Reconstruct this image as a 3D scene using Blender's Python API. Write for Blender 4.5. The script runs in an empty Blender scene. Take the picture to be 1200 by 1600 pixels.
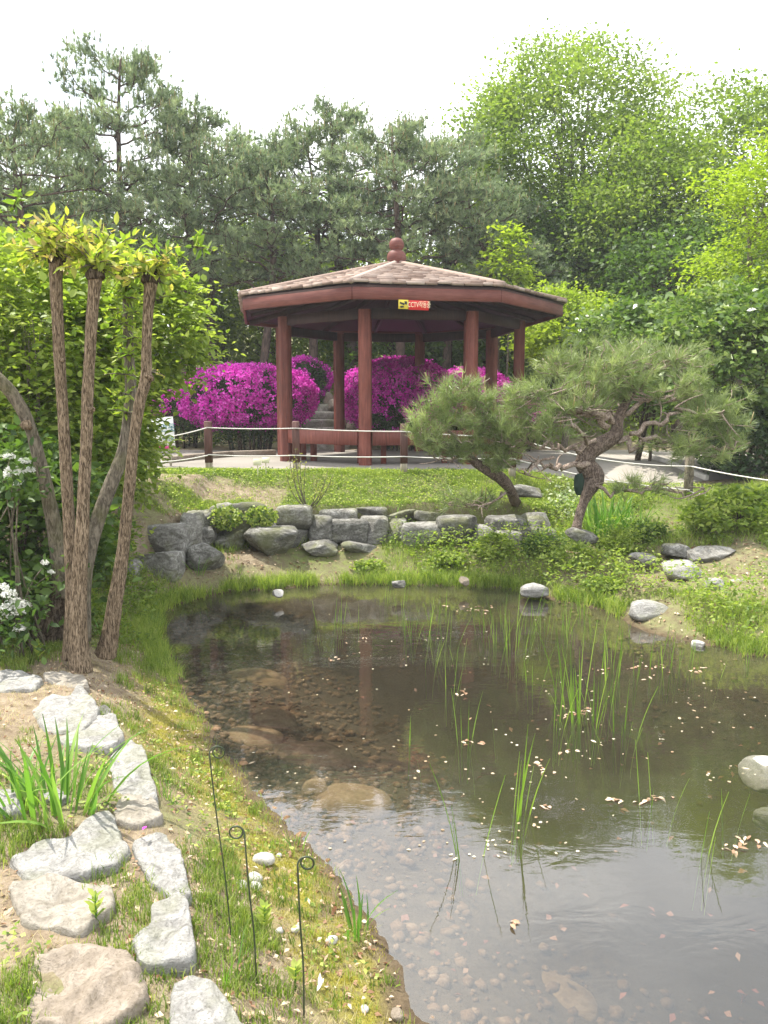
import bpy, bmesh, math, random
import numpy as np
from mathutils import Vector, Matrix
from mathutils import noise as mnoise

# ---------------------------------------------------------------- camera, world, sun, exposure
SC = bpy.context.scene
COL = SC.collection
EYE = 1.85
PITCH = math.radians(7.3)
cam_d = bpy.data.cameras.new('camera')
cam_d.sensor_fit = 'VERTICAL'
cam_d.sensor_height = 36.0
cam_d.lens = 36.0 * 1250 / 1600
cam_d.clip_start = 0.05
cam_d.clip_end = 2000
cam = bpy.data.objects.new('camera', cam_d)
cam.location = (0, 0, EYE)
cam.rotation_euler = (math.pi / 2 - PITCH, 0, 0)
COL.objects.link(cam)
SC.camera = cam

SUN_EL = math.radians(65)
SUN_AZ = (-0.85, 0.527)            # horizontal direction towards the sun
SUN_STRENGTH = 5.0
world = bpy.data.worlds.new('World')
SC.world = world
world.use_nodes = True
nt = world.node_tree
nt.nodes.clear()
w_out = nt.nodes.new('ShaderNodeOutputWorld')
w_bg = nt.nodes.new('ShaderNodeBackground')
w_sky = nt.nodes.new('ShaderNodeTexSky')
w_sky.sky_type = 'NISHITA'
w_sky.sun_disc = False
w_sky.sun_elevation = SUN_EL
w_sky.sun_rotation = math.atan2(SUN_AZ[0], SUN_AZ[1])
w_sky.air_density = 1.2
w_sky.dust_density = 2.5
w_bg.inputs['Strength'].default_value = 0.15
w_cl = nt.nodes.new('ShaderNodeBackground')
w_cl.inputs['Color'].default_value = (0.985, 0.995, 1.02, 1)
w_cl.inputs['Strength'].default_value = 1.65
w_tc = nt.nodes.new('ShaderNodeTexCoord')
w_map = nt.nodes.new('ShaderNodeMapping')
w_map.inputs['Scale'].default_value = (1.0, 1.0, 2.2)
w_no = nt.nodes.new('ShaderNodeTexNoise')
w_no.inputs['Scale'].default_value = 2.3
w_no.inputs['Detail'].default_value = 6
w_no.inputs['Roughness'].default_value = 0.55
w_rmp = nt.nodes.new('ShaderNodeValToRGB')
w_rmp.color_ramp.elements[0].position = 0.36
w_rmp.color_ramp.elements[1].position = 0.60
w_rmp.color_ramp.elements[0].color = (0.42, 0.42, 0.42, 1)
w_mix = nt.nodes.new('ShaderNodeMixShader')
nt.links.new(w_tc.outputs['Generated'], w_map.inputs[0])
nt.links.new(w_map.outputs[0], w_no.inputs['Vector'])
nt.links.new(w_no.outputs['Fac'], w_rmp.inputs[0])
nt.links.new(w_rmp.outputs['Color'], w_mix.inputs[0])
nt.links.new(w_sky.outputs[0], w_bg.inputs['Color'])
nt.links.new(w_bg.outputs[0], w_mix.inputs[1])
nt.links.new(w_cl.outputs[0], w_mix.inputs[2])
nt.links.new(w_mix.outputs[0], w_out.inputs['Surface'])

sun_d = bpy.data.lights.new('sun', 'SUN')
sun_d.energy = SUN_STRENGTH
sun_d.angle = math.radians(0.6)
sun_d.color = (1.0, 0.95, 0.86)
sun = bpy.data.objects.new('sun', sun_d)
_sd = Vector((SUN_AZ[0] * math.cos(SUN_EL), SUN_AZ[1] * math.cos(SUN_EL), math.sin(SUN_EL)))
sun.rotation_euler = _sd.to_track_quat('Z', 'Y').to_euler()
sun.location = (-20, 15, 30)
COL.objects.link(sun)

SC.view_settings.view_transform = 'Standard'
SC.view_settings.look = 'None'
SC.view_settings.gamma = 1
SC.view_settings.use_curve_mapping = False
SC.view_settings.exposure = 0.85
SC.render.engine = 'CYCLES'
SC.cycles.max_bounces = 8
SC.cycles.diffuse_bounces = 3
SC.cycles.glossy_bounces = 3
SC.cycles.transmission_bounces = 4
SC.cycles.transparent_max_bounces = 8
SC.cycles.volume_bounces = 0
SC.cycles.caustics_reflective = False
SC.cycles.caustics_refractive = False
SC.cycles.sample_clamp_indirect = 6
SC.cycles.use_denoising = True

# ---------------------------------------------------------------- small maths
R = np.random.default_rng(7)
SP, CP = math.sin(PITCH), math.cos(PITCH)

def ray(px, py):
    dx = (px - 600) / 1250.0
    dy = (800 - py) / 1250.0
    return np.array([dx, CP + dy * SP, -SP + dy * CP])

def at(px, py, Y):
    d = ray(px, py)
    t = Y / d[1]
    return np.array([d[0] * t, Y, EYE + d[2] * t])

def on(px, py, z):
    d = ray(px, py)
    t = (z - EYE) / d[2]
    return np.array([d[0] * t, d[1] * t, z])

def hsh(ix, iy, iz, seed):
    n = (ix.astype(np.int64) * 374761393 + iy.astype(np.int64) * 668265263 + iz.astype(np.int64) * 2147483647 + seed * 1274126177) & 0xffffffff
    n = ((n ^ (n >> 13)) * 1274126177) & 0xffffffff
    n = (n ^ (n >> 16)) & 0xffff
    return n / 65535.0

def vn(x, y, z=None, seed=0, oct=3):
    """value noise, 0..1"""
    x = np.asarray(x, float); y = np.asarray(y, float)
    z = np.zeros_like(x) if z is None else np.asarray(z, float)
    tot = 0; amp = 1; s = 0
    for o in range(oct):
        f = 2 ** o
        X, Y, Z = x * f + 17.3 * o, y * f + 5.1 * o, z * f + 9.7 * o
        ix, iy, iz = np.floor(X), np.floor(Y), np.floor(Z)
        u, v, w = X - ix, Y - iy, Z - iz
        u = u * u * (3 - 2 * u); v = v * v * (3 - 2 * v); w = w * w * (3 - 2 * w)
        c = 0
        for a in (0, 1):
            for b in (0, 1):
                for d in (0, 1):
                    c = c + hsh(ix + a, iy + b, iz + d, seed + o) * (u if a else 1 - u) * (v if b else 1 - v) * (w if d else 1 - w)
        tot = tot + c * amp; s += amp; amp *= 0.5
    return tot / s

def sst(a, b, x):
    t = np.clip((x - a) / (b - a), 0, 1)
    return t * t * (3 - 2 * t)

def unit(v):
    v = np.asarray(v, float)
    return v / np.maximum(np.linalg.norm(v, axis=-1, keepdims=True), 1e-9)

def rdir(n):
    return unit(R.normal(size=(n, 3)))

def in_poly(x, y, poly):
    x = np.asarray(x); y = np.asarray(y)
    c = np.zeros(x.shape, bool)
    n = len(poly)
    for i in range(n):
        x1, y1 = poly[i]; x2, y2 = poly[(i + 1) % n]
        if y1 == y2: continue
        k = ((y1 > y) != (y2 > y)) & (x < (x2 - x1) * (y - y1) / (y2 - y1) + x1)
        c ^= k
    return c

def sdist(x, y, poly):
    """signed distance to a polygon, positive outside"""
    x = np.asarray(x, float); y = np.asarray(y, float)
    best = np.full(x.shape, 1e9)
    n = len(poly)
    for i in range(n):
        ax, ay = poly[i]; bx, by = poly[(i + 1) % n]
        ex, ey = bx - ax, by - ay
        t = np.clip(((x - ax) * ex + (y - ay) * ey) / (ex * ex + ey * ey), 0, 1)
        best = np.minimum(best, np.hypot(x - ax - t * ex, y - ay - t * ey))
    return np.where(in_poly(x, y, poly), -best, best)

def smooth_poly(pts, n=4):
    pts = np.array(pts, float)
    out = []
    m = len(pts)
    for i in range(m):
        p0, p1, p2, p3 = pts[i - 1], pts[i], pts[(i + 1) % m], pts[(i + 2) % m]
        for k in range(n):
            t = k / n
            out.append(0.5 * ((2 * p1) + (-p0 + p2) * t + (2 * p0 - 5 * p1 + 4 * p2 - p3) * t * t + (-p0 + 3 * p1 - 3 * p2 + p3) * t ** 3))
    return np.array(out)

def curve(pts, n=6):
    """open Catmull-Rom through points"""
    pts = np.array(pts, float)
    out = []
    m = len(pts)
    for i in range(m - 1):
        p0, p1, p2, p3 = pts[max(i - 1, 0)], pts[i], pts[i + 1], pts[min(i + 2, m - 1)]
        for k in range(n):
            t = k / n
            out.append(0.5 * ((2 * p1) + (-p0 + p2) * t + (2 * p0 - 5 * p1 + 4 * p2 - p3) * t * t + (-p0 + 3 * p1 - 3 * p2 + p3) * t ** 3))
    out.append(pts[-1])
    return np.array(out)

# ---------------------------------------------------------------- pond outline and ground height
POND_PX = [(700, 1700), (650, 1600), (606, 1515), (566, 1440), (515, 1370), (462, 1305), (410, 1258), (360, 1195), (318, 1130),
           (280, 1065), (250, 1005), (250, 962), (300, 938), (360, 925), (430, 921), (500, 914), (590, 914), (700, 915), (790, 920),
           (850, 934), (905, 944), (960, 962), (1010, 985), (1070, 1000), (1140, 1012), (1200, 1026)]
POND = [tuple(on(a, b, 0)[:2]) for a, b in POND_PX] + [(4.4, 6.2), (5.6, 5.6), (6.6, 4.2), (6.8, 2.0), (6.0, 0.0), (4.0, -1.0), (2.0, -1.2), (0.6, -0.3), (0.15, 1.0)]
POND = [tuple(p) for p in smooth_poly(POND, 3)]
_wl = [(-140, 935), (20, 925), (160, 908), (210, 898), (265, 884), (300, 872), (430, 866), (560, 862), (690, 858), (800, 852), (930, 846), (1200, 830)]
WALLX = np.array([on(a, b, 0.2)[0] for a, b in _wl]); WALLY = np.array([on(a, b, 0.2)[1] for a, b in _wl])
_o = np.argsort(WALLX); WALLX, WALLY = WALLX[_o], WALLY[_o] + 0.14

def shore(x, y):
    x = np.asarray(x, float); y = np.asarray(y, float)
    return sdist(x, y, POND) + 0.10 * (vn(x * 4.0, y * 4.0, seed=70, oct=3) - 0.5) + 0.05 * (vn(x * 15, y * 15, seed=71, oct=2) - 0.5)

def H(x, y, rough=True):
    x = np.asarray(x, float); y = np.asarray(y, float)
    s = shore(x, y)
    yw = np.interp(x, WALLX, WALLY)
    d = y - yw
    right = sst(1.4, 2.6, x)
    low = 0.27 * sst(0.0, 0.75, s) + 0.012
    low = low + 0.05 * sst(0.6, 1.6, s)
    wid = 0.12
    up = 0.40 * sst(0, wid, d) + 0.32 * sst(wid, 1.5, d)
    hl = low + up * sst(0.05, 0.4, s)
    slope = 0.012 + 0.16 * sst(0, 0.5, s) + 0.63 * sst(0.3, 3.6, s)
    h = hl * (1 - right) + slope * right
    # flat court round the pavilion, then the wooded slope
    court = sst(10.3, 11.0, y)
    h = h * (1 - court) + (1.0 - 0.2 * sst(1.8, 3.2, x) * (1 - sst(10.8, 12.6, y))) * court
    h = h + 0.17 * np.maximum(0, y - 17.2) * sst(17.2, 19.0, y) * (y < 60) + (y >= 60) * 7.27
    h = h + 0.35 * sst(3.2, 5.5, -x) * (y < 10) * 0.3
    if rough:
        a = sst(0.05, 0.5, s) * (1 - sst(10.4, 11.0, y) * (1 - sst(17.5, 18.5, y)))
        h = h + a * (0.05 * (vn(x * 1.7, y * 1.7, seed=3) - 0.5) + 0.03 * (vn(x * 7, y * 7, seed=4, oct=2) - 0.5))
    # pond bed
    left = (1 - sst(-0.6, 1.6, x - 0.25 * (4 - y))) * sst(2.7, 3.7, y)
    bed = -(0.02 + 0.06 * (1 - np.exp(s / 0.12)) + (0.52 - 0.10 * left) * (1 - np.exp(-(np.minimum(s, 0) / (0.9 + 1.1 * left)) ** 2)))
    h = np.where(s < 0, np.minimum(h, 0.012) * np.exp(s / 0.05) + bed * (1 - np.exp(s / 0.05)), h)
    return h

def ong(px, py):
    d = ray(px, py)
    t = np.concatenate([np.arange(1.2, 14, 0.01), np.arange(14, 60, 0.05)])
    X, Y, Z = d[0] * t, d[1] * t, EYE + d[2] * t
    h = H(X, Y)
    k = np.nonzero(Z <= h)[0]
    i = k[0] if len(k) else len(t) - 1
    return np.array([X[i], Y[i], float(h[i])])

def gz(x, y):
    return float(H(np.array([x]), np.array([y]))[0])

# ---------------------------------------------------------------- mesh helpers
def mk(name, V, T=None, Q=None, tint=None, smooth=False, ft=None):
    V = np.asarray(V, np.float32).reshape(-1, 3)
    me = bpy.data.meshes.new(name)
    nT = 0 if T is None else len(T); nQ = 0 if Q is None else len(Q)
    me.vertices.add(len(V)); me.vertices.foreach_set('co', V.ravel())
    li = []; ls = []
    if nQ: li.append(np.asarray(Q, np.int32).ravel())
    if nT: li.append(np.asarray(T, np.int32).ravel())
    loops = np.concatenate(li)
    me.loops.add(len(loops)); me.loops.foreach_set('vertex_index', loops)
    starts = np.concatenate([np.arange(nQ) * 4, nQ * 4 + np.arange(nT) * 3]).astype(np.int32)
    me.polygons.add(nQ + nT)
    me.polygons.foreach_set('loop_start', starts)
    if smooth: me.polygons.foreach_set('use_smooth', np.ones(nQ + nT, bool))
    me.update(calc_edges=True)
    if tint is not None:
        a = me.attributes.new('tint', 'FLOAT', 'POINT')
        a.data.foreach_set('value', np.asarray(tint, np.float32))
    me.validate()
    return me

class Geo:
    """collects vertices, triangles, quads"""
    def __init__(s): s.V = []; s.T = []; s.Q = []; s.C = []; s.n = 0
    def add(s, V, T=None, Q=None, tint=0.5):
        V = np.asarray(V, float).reshape(-1, 3)
        s.V.append(V)
        s.C.append(np.broadcast_to(np.asarray(tint, float), (len(V),)))
        if T is not None and len(T): s.T.append(np.asarray(T) + s.n)
        if Q is not None and len(Q): s.Q.append(np.asarray(Q) + s.n)
        s.n += len(V)
        return s
    def mesh(s, name, off=(0, 0, 0), smooth=False):
        V = np.concatenate(s.V) - np.asarray(off)
        return mk(name, V, np.concatenate(s.T) if s.T else None, np.concatenate(s.Q) if s.Q else None, np.concatenate(s.C), smooth)

def tagit(o, label=None, cat=None, group=None, kind=None):
    if label: o['label'] = label
    if cat: o['category'] = cat
    if group: o['group'] = group
    if kind: o['kind'] = kind
    return o

def link(name, me, mat, parent=None, loc=None):
    o = bpy.data.objects.new(name, me)
    if mat is not None and not me.materials: me.materials.append(mat)
    COL.objects.link(o)
    if parent is not None: o.parent = parent
    if loc is not None: o.location = loc
    return o

class Thing:
    def __init__(s, name, label, cat, loc, group=None):
        s.loc = np.array(loc, float)
        s.root = bpy.data.objects.new(name, None)
        s.root.empty_display_size = 0.1
        s.root.location = s.loc
        COL.objects.link(s.root)
        tagit(s.root, label, cat, group)
    def part(s, name, g, mat, parent=None, kind=None, smooth=False, label=None):
        if isinstance(g, Geo): me = g.mesh(name, s.loc, smooth)
        else: me = g
        o = link(name, me, mat, parent or s.root)
        tagit(o, label, None, None, kind)
        return o
    def piece(s, name, me, mat, M, parent=None):
        """shared mesh with its own matrix given in world space"""
        o = link(name, me, mat, parent or s.root)
        o.matrix_local = Matrix.Translation(Vector(-s.loc)) @ M
        return o

def single(name, g, mat, label, cat, loc, group=None, kind=None, smooth=False):
    me = g.mesh(name, loc, smooth)
    o = link(name, me, mat, None, loc)
    return tagit(o, label, cat, group, kind)

# frames along a path
def tube(g, P, rad, sides=6, tint=0.5, cap=True, bump=0.0, bseed=0):
    P = np.asarray(P, float); n = len(P)
    rad = np.broadcast_to(np.asarray(rad, float), (n,))
    Tn = unit(np.gradient(P, axis=0))
    ref = np.array([0.0, 0.0, 1.0]) if abs(Tn[0][2]) < 0.9 else np.array([1.0, 0.0, 0.0])
    A = np.zeros((n, 3)); a = unit(np.cross(Tn[0], ref))
    for i in range(n):
        a = a - Tn[i] * np.dot(a, Tn[i]); a = unit(a); A[i] = a
    B = np.cross(Tn, A)
    th = np.arange(sides) / sides * 2 * math.pi
    rr = np.broadcast_to(rad[:, None], (n, sides)).copy()
    if bump:
        L = np.concatenate([[0], np.cumsum(np.linalg.norm(np.diff(P, axis=0), axis=1))])
        ang = np.broadcast_to(th, (n, sides)); LL = np.broadcast_to(L[:, None], (n, sides))
        rid = vn(np.cos(ang) * 4.5 + bseed, np.sin(ang) * 4.5, LL * 6.0, seed=bseed, oct=3)
        big = vn(np.cos(ang) * 1.0 + bseed, np.sin(ang) * 1.0, LL * 2.5, seed=bseed + 5, oct=2)
        rr = rr * (1 + bump * (np.abs(rid - 0.5) * -3 + 0.5) + bump * 1.6 * (big - 0.5))
    V = P[:, None, :] + rr[..., None] * (np.cos(th)[None, :, None] * A[:, None, :] + np.sin(th)[None, :, None] * B[:, None, :])
    i = np.arange(n - 1)[:, None]; j = np.arange(sides)[None, :]; j2 = (j + 1) % sides
    Q = np.stack([i * sides + j, i * sides + j2, (i + 1) * sides + j2, (i + 1) * sides + j], -1).reshape(-1, 4)
    V = V.reshape(-1, 3)
    T = None
    if cap:
        V = np.concatenate([V, P[-1:] + Tn[-1:] * rad[-1] * 0.3, P[:1]])
        k = n * sides
        b = (n - 1) * sides
        T = [(b + q, b + (q + 1) % sides, k) for q in range(sides)] + [((q + 1) % sides, q, k + 1) for q in range(sides)]
    g.add(V, T, Q, tint)

def box(g, c, size, rot=0.0, tilt=None, tint=0.5, bev=0.0):
    """box with chamfered vertical edges when bev > 0; centre c; rot about z"""
    sx, sy, sz = [v / 2 for v in size]
    b = bev
    if b:
        rings = []
        for (z, k) in ((-sz, b), (-sz + b, 0), (sz - b, 0), (sz, b)):
            X, Y = sx - k, sy - k
            rings.append([(-X + b, -Y, z), (X - b, -Y, z), (X, -Y + b, z), (X, Y - b, z), (X - b, Y, z), (-X + b, Y, z), (-X, Y - b, z), (-X, -Y + b, z)])
        V = np.array(rings, float).reshape(-1, 3)
        Q = []
        for r in range(3):
            for k in range(8):
                Q.append((r * 8 + k, r * 8 + (k + 1) % 8, (r + 1) * 8 + (k + 1) % 8, (r + 1) * 8 + k))
        o = 24
        Q += [(24, 25, 26, 27), (24, 27, 28, 31), (28, 29, 30, 31), (3, 2, 1, 0), (7, 4, 3, 0), (7, 6, 5, 4)]
    else:
        V = np.array([(x, y, z) for z in (-sz, sz) for x, y in ((-sx, -sy), (sx, -sy), (sx, sy), (-sx, sy))], float)
        Q = [(3, 2, 1, 0), (4, 5, 6, 7), (0, 1, 5, 4), (1, 2, 6, 5), (2, 3, 7, 6), (3, 0, 4, 7)]
    if tilt is not None:
        V = V @ np.array(Matrix(tilt).to_3x3() if not isinstance(tilt, np.ndarray) else tilt).T
    ca, sa = math.cos(rot), math.sin(rot)
    V = V @ np.array([[ca, sa, 0], [-sa, ca, 0], [0, 0, 1]])
    g.add(V + np.asarray(c, float), None, Q, tint)

def bar(g, a, b, w, h, tint=0.5, bev=0.006, up=(0, 0, 1)):
    """box section from a to b, w across, h along up"""
    a = np.asarray(a, float); b = np.asarray(b, float)
    d = b - a; L = np.linalg.norm(d); X = d / L
    Yv = unit(np.cross(up, X)); Z = np.cross(X, Yv)
    M = np.stack([X, Yv, Z], axis=1)
    box(g, (a + b) / 2, (L, w, h), 0, M, tint, bev)

# leaves: pointed ovals, two quads each, folded on the midrib
def leaves(g, P, D, N, L, W, tint, fold=0.25, droop=0.15, simple=False):
    n = len(P)
    D = unit(D); N = unit(N - D * np.sum(N * D, axis=1, keepdims=True)); S = np.cross(D, N)
    L = np.broadcast_to(np.asarray(L, float), (n,))[:, None]; W = np.broadcast_to(np.asarray(W, float), (n,))[:, None] * 0.5
    t = np.broadcast_to(np.asarray(tint, float), (n,))
    if simple:
        V = np.stack([P, P + D * L * .5 + S * W + N * W * fold, P + D * L - N * L * droop, P + D * L * .5 - S * W + N * W * fold], 1)
        k = np.arange(n)[:, None] * 4
        g.add(V.reshape(-1, 3), None, k + np.array([0, 1, 2, 3]), np.repeat(t, 4))
        return
    V = np.stack([P, P + D * L * .28 + S * W * .85 + N * W * fold, P + D * L * .62 + S * W * .9 + N * (W * fold - L * droop * .4), P + D * L - N * L * droop,
                  P + D * L * .62 - S * W * .9 + N * (W * fold - L * droop * .4), P + D * L * .28 - S * W * .85 + N * W * fold], 1)
    k = np.arange(n)[:, None] * 6
    Q = np.concatenate([k + np.array([0, 1, 2, 3]), k + np.array([0, 3, 4, 5])])
    g.add(V.reshape(-1, 3), None, Q, np.repeat(t, 6))

def needles(g, P, D, N, L, w, tint, spread=(0.25, 1.15)):
    """a tuft of N thin needles at each point P pointing about D"""
    n = len(P); D = unit(D)
    ref = rdir(n); A = unit(np.cross(D, ref)); B = np.cross(D, A)
    ph = R.uniform(0, 2 * math.pi, (n, N)); th = R.uniform(spread[0], spread[1], (n, N))
    d = np.cos(th)[..., None] * D[:, None] + np.sin(th)[..., None] * (np.cos(ph)[..., None] * A[:, None] + np.sin(ph)[..., None] * B[:, None])
    s = unit(np.cross(d, R.normal(size=(n, N, 3))))
    LL = np.broadcast_to(np.asarray(L, float), (n,))[:, None, None] * R.uniform(0.7, 1.1, (n, N, 1))
    b = P[:, None] + d * LL * 0.04 + D[:, None] * LL * R.uniform(-0.35, 0.1, (n, N, 1))
    V = np.stack([b - s * w, b + s * w, b + d * LL], 2).reshape(-1, 3)
    T = np.arange(n * N)[:, None] * 3 + np.array([0, 1, 2])
    tt = np.repeat(np.broadcast_to(np.asarray(tint, float), (n,)), N * 3)
    g.add(V, T, None, tt)

def blades(g, P, h, w, lean, tint, seg=2):
    """grass blades standing at P"""
    n = len(P)
    a = R.uniform(0, 2 * math.pi, n)
    dirx = np.stack([np.cos(a), np.sin(a), np.zeros(n)], 1)
    b = a + R.uniform(-1, 1, n) + math.pi / 2
    side = np.stack([np.cos(b), np.sin(b), np.zeros(n)], 1)
    h = np.broadcast_to(np.asarray(h, float), (n,))[:, None]; w = np.broadcast_to(np.asarray(w, float), (n,))[:, None] / 2
    le = (np.broadcast_to(np.asarray(lean, float), (n,)) * R.uniform(0.2, 1.3, n))[:, None]
    t = np.broadcast_to(np.asarray(tint, float), (n,))
    up = np.array([0, 0, 1.0])
    if seg == 1:
        V = np.stack([P - side * w, P + side * w, P + up * h + dirx * h * le], 1)
        g.add(V.reshape(-1, 3), np.arange(n)[:, None] * 3 + np.array([0, 1, 2]), None, np.repeat(t, 3))
        return
    m = P + up * h * .6 + dirx * h * le * .35
    V = np.stack([P - side * w, P + side * w, m + side * w * .8, m - side * w * .8, P + up * h * (1 - .25 * le) + dirx * h * le], 1)
    k = np.arange(n)[:, None] * 5
    g.add(V.reshape(-1, 3), k + np.array([3, 2, 4]), k + np.array([0, 1, 2, 3]), np.repeat(t, 5))

# rocks
def _ico(level):
    bm = bmesh.new(); bmesh.ops.create_icosphere(bm, subdivisions=level, radius=1.0)
    V = np.array([v.co[:] for v in bm.verts]); T = np.array([[v.index for v in f.verts] for f in bm.faces]); bm.free()
    return V, T
ICO = {k: _ico(k) for k in (1, 2, 3, 4)}

def rock(g, c, size, seed, boxy=3.0, rot=0.0, level=3, cuts=9, rough=0.05, tint=0.5):
    V, T = ICO[level]
    V = V.copy()
    r = np.random.default_rng(seed)
    p = boxy
    V = V / (np.sum(np.abs(V) ** p, axis=1) ** (1 / p))[:, None]
    for k in range(cuts):
        nrm = unit(r.normal(size=3) * np.array([1, 1, 0.8])); d = r.uniform(0.50, 0.92)
        q = V @ nrm - d
        V = V - np.where(q > 0, q, 0)[:, None] * nrm * 0.92
    nz = vn(V[:, 0] * 1.6 + seed, V[:, 1] * 1.6, V[:, 2] * 1.6, seed=seed, oct=4) - 0.5
    n2 = np.abs(vn(V[:, 0] * 4 + seed, V[:, 1] * 4, V[:, 2] * 7, seed=seed + 9, oct=3) - 0.5)
    V = V * (1 + nz[:, None] * rough * 4 - n2[:, None] * rough * 3)
    V = V - (V.max(0) + V.min(0)) / 2; V = V / (V.max(0) - V.min(0)) * 2
    V = V * np.asarray(size) / 2
    ca, sa = math.cos(rot), math.sin(rot)
    V = V @ np.array([[ca, sa, 0], [-sa, ca, 0], [0, 0, 1]])
    g.add(V + np.asarray(c, float), T, None, tint)

# ---------------------------------------------------------------- materials
def nodes(name):
    m = bpy.data.materials.new(name); m.use_nodes = True
    t = m.node_tree; t.nodes.clear()
    return m, t

class NT:
    def __init__(s, t): s.t = t
    def n(s, typ, **kw):
        o = s.t.nodes.new(typ)
        for k, v in kw.items():
            if k.startswith('_'): setattr(o, k[1:], v)
            else: o.inputs[k.replace('__', ' ')].default_value = v
        return o
    def l(s, a, b): s.t.links.new(a, b)
    def pos(s, scale=(1, 1, 1), obj=False):
        if obj:
            g = s.n('ShaderNodeTexCoord'); src = g.outputs['Object']
        else:
            g = s.n('ShaderNodeNewGeometry'); src = g.outputs['Position']
        m = s.n('ShaderNodeMapping'); m.inputs['Scale'].default_value = scale
        s.l(src, m.inputs[0]); return m.outputs[0]
    def noise(s, vec, scale, detail=4, rough=0.55, dist=0.0):
        o = s.n('ShaderNodeTexNoise', Scale=scale, Detail=detail, Roughness=rough, Distortion=dist)
        s.l(vec, o.inputs['Vector']); return o.outputs['Fac']
    def ramp(s, fac, stops):
        o = s.n('ShaderNodeValToRGB'); cr = o.color_ramp
        while len(cr.elements) < len(stops): cr.elements.new(0.5)
        for e, (p, c) in zip(cr.elements, stops):
            e.position = p; e.color = (c[0], c[1], c[2], 1) if not isinstance(c, (int, float)) else (c, c, c, 1)
        s.l(fac, o.inputs[0]); return o.outputs['Color']
    def mix(s, fac, a, b, typ='MIX'):
        o = s.n('ShaderNodeMix', _data_type='RGBA', _blend_type=typ)
        for v, i in ((fac, 0), (a, 6), (b, 7)):
            if isinstance(v, (int, float)): o.inputs[i].default_value = v
            elif isinstance(v, tuple): o.inputs[i].default_value = (v[0], v[1], v[2], 1)
            else: s.l(v, o.inputs[i])
        return o.outputs[2]
    def math(s, op, a, b=0.0, clamp=False):
        o = s.n('ShaderNodeMath', _operation=op, _use_clamp=clamp)
        for v, i in ((a, 0), (b, 1)):
            if isinstance(v, (int, float)): o.inputs[i].default_value = v
            else: s.l(v, o.inputs[i])
        return o.outputs[0]
    def attr(s, name): return s.n('ShaderNodeAttribute', _attribute_name=name).outputs['Fac']
    def bump(s, h, strength, dist=0.01):
        o = s.n('ShaderNodeBump', Strength=strength, Distance=dist); s.l(h, o.inputs['Height']); return o.outputs[0]
    def out(s, sh): 
        o = s.n('ShaderNodeOutputMaterial'); s.l(sh, o.inputs['Surface']); return o
    def prin(s, col, rough=0.8, bump=None, spec=0.3, **kw):
        p = s.n('ShaderNodeBsdfPrincipled')
        if isinstance(col, tuple): p.inputs['Base Color'].default_value = (*col, 1)
        else: s.l(col, p.inputs['Base Color'])
        if isinstance(rough, (int, float)): p.inputs['Roughness'].default_value = rough
        else: s.l(rough, p.inputs['Roughness'])
        p.inputs['Specular IOR Level'].default_value = spec
        if bump is not None: s.l(bump, p.inputs['Normal'])
        for k, v in kw.items(): p.inputs[k].default_value = v
        return p.outputs[0]

def leafmat(name, dark, mid, light, trans=0.4, rough=0.5, spec=0.35, tmul=(1.15, 1.25, 0.55)):
    m, t = nodes(name); T = NT(t)
    f = T.attr('tint')
    nz = T.noise(T.pos(), 3.0, 2)
    f2 = T.math('ADD', f, T.math('MULTIPLY', T.math('SUBTRACT', nz, 0.5), 0.35))
    c = T.ramp(f2, [(0.0, dark), (0.5, mid), (1.0, light)])
    p = T.prin(c, rough, None, spec)
    tr = T.n('ShaderNodeBsdfTranslucent')
    T.l(T.mix(1.0, c, tmul, 'MULTIPLY'), tr.inputs['Color'])
    mx = T.n('ShaderNodeMixShader'); mx.inputs[0].default_value = trans
    T.l(p, mx.inputs[1]); T.l(tr.outputs[0], mx.inputs[2]); T.out(mx.outputs[0])
    return m

def stone_mat(name, cols, scale=6.0, lichen=0.0, bumps=0.7, streak=(1, 1, 1)):
    m, t = nodes(name); T = NT(t)
    v = T.pos(streak)
    n1 = T.noise(v, scale, 8, 0.7, 1.2); n2 = T.noise(T.pos(), scale * 7, 5, 0.7); n3 = T.noise(T.pos(), scale * 0.4, 3)
    c = T.ramp(n1, [(0.3, cols[0]), (0.5, cols[1]), (0.68, cols[2])])
    c = T.mix(T.math('MULTIPLY', n2, 0.5), c, (cols[0][0] * .6, cols[0][1] * .6, cols[0][2] * .6), 'MIX')
    c = T.mix(T.ramp(n2, [(0.52, 0.0), (0.66, 0.7)]), c, (cols[0][0] * .8, cols[0][1] * .8, cols[0][2] * .75))
    if lichen:
        c = T.mix(T.math('MULTIPLY', T.ramp(n3, [(0.5, 0.0), (0.62, 1.0)]), lichen), c, (0.16, 0.17, 0.06))
    h = T.math('ADD', n1, T.math('MULTIPLY', n2, 0.35))
    T.out(T.prin(c, 0.9, T.bump(h, bumps, 0.02), 0.2)); return m

def wood_mat(name, c0, c1, c2, grain=(14, 14, 1.2), rough=0.6):
    m, t = nodes(name); T = NT(t)
    n1 = T.noise(T.pos(grain), 3.0, 5, 0.6, 0.4); n2 = T.noise(T.pos(), 2.2, 4, 0.6)
    c = T.ramp(n1, [(0.3, c0), (0.5, c1), (0.7, c2)])
    c = T.mix(T.ramp(n2, [(0.45, 0.0), (0.75, 0.5)]), c, (c2[0] * 1.15, c2[1] * 1.25, c2[2] * 1.25))
    rnd = T.n('ShaderNodeObjectInfo').outputs['Random']
    c = T.mix(1.0, c, T.ramp(rnd, [(0.0, 0.82), (1.0, 1.12)]), 'MULTIPLY')
    T.out(T.prin(c, rough, T.bump(n1, 0.35, 0.004), 0.35)); return m

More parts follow.
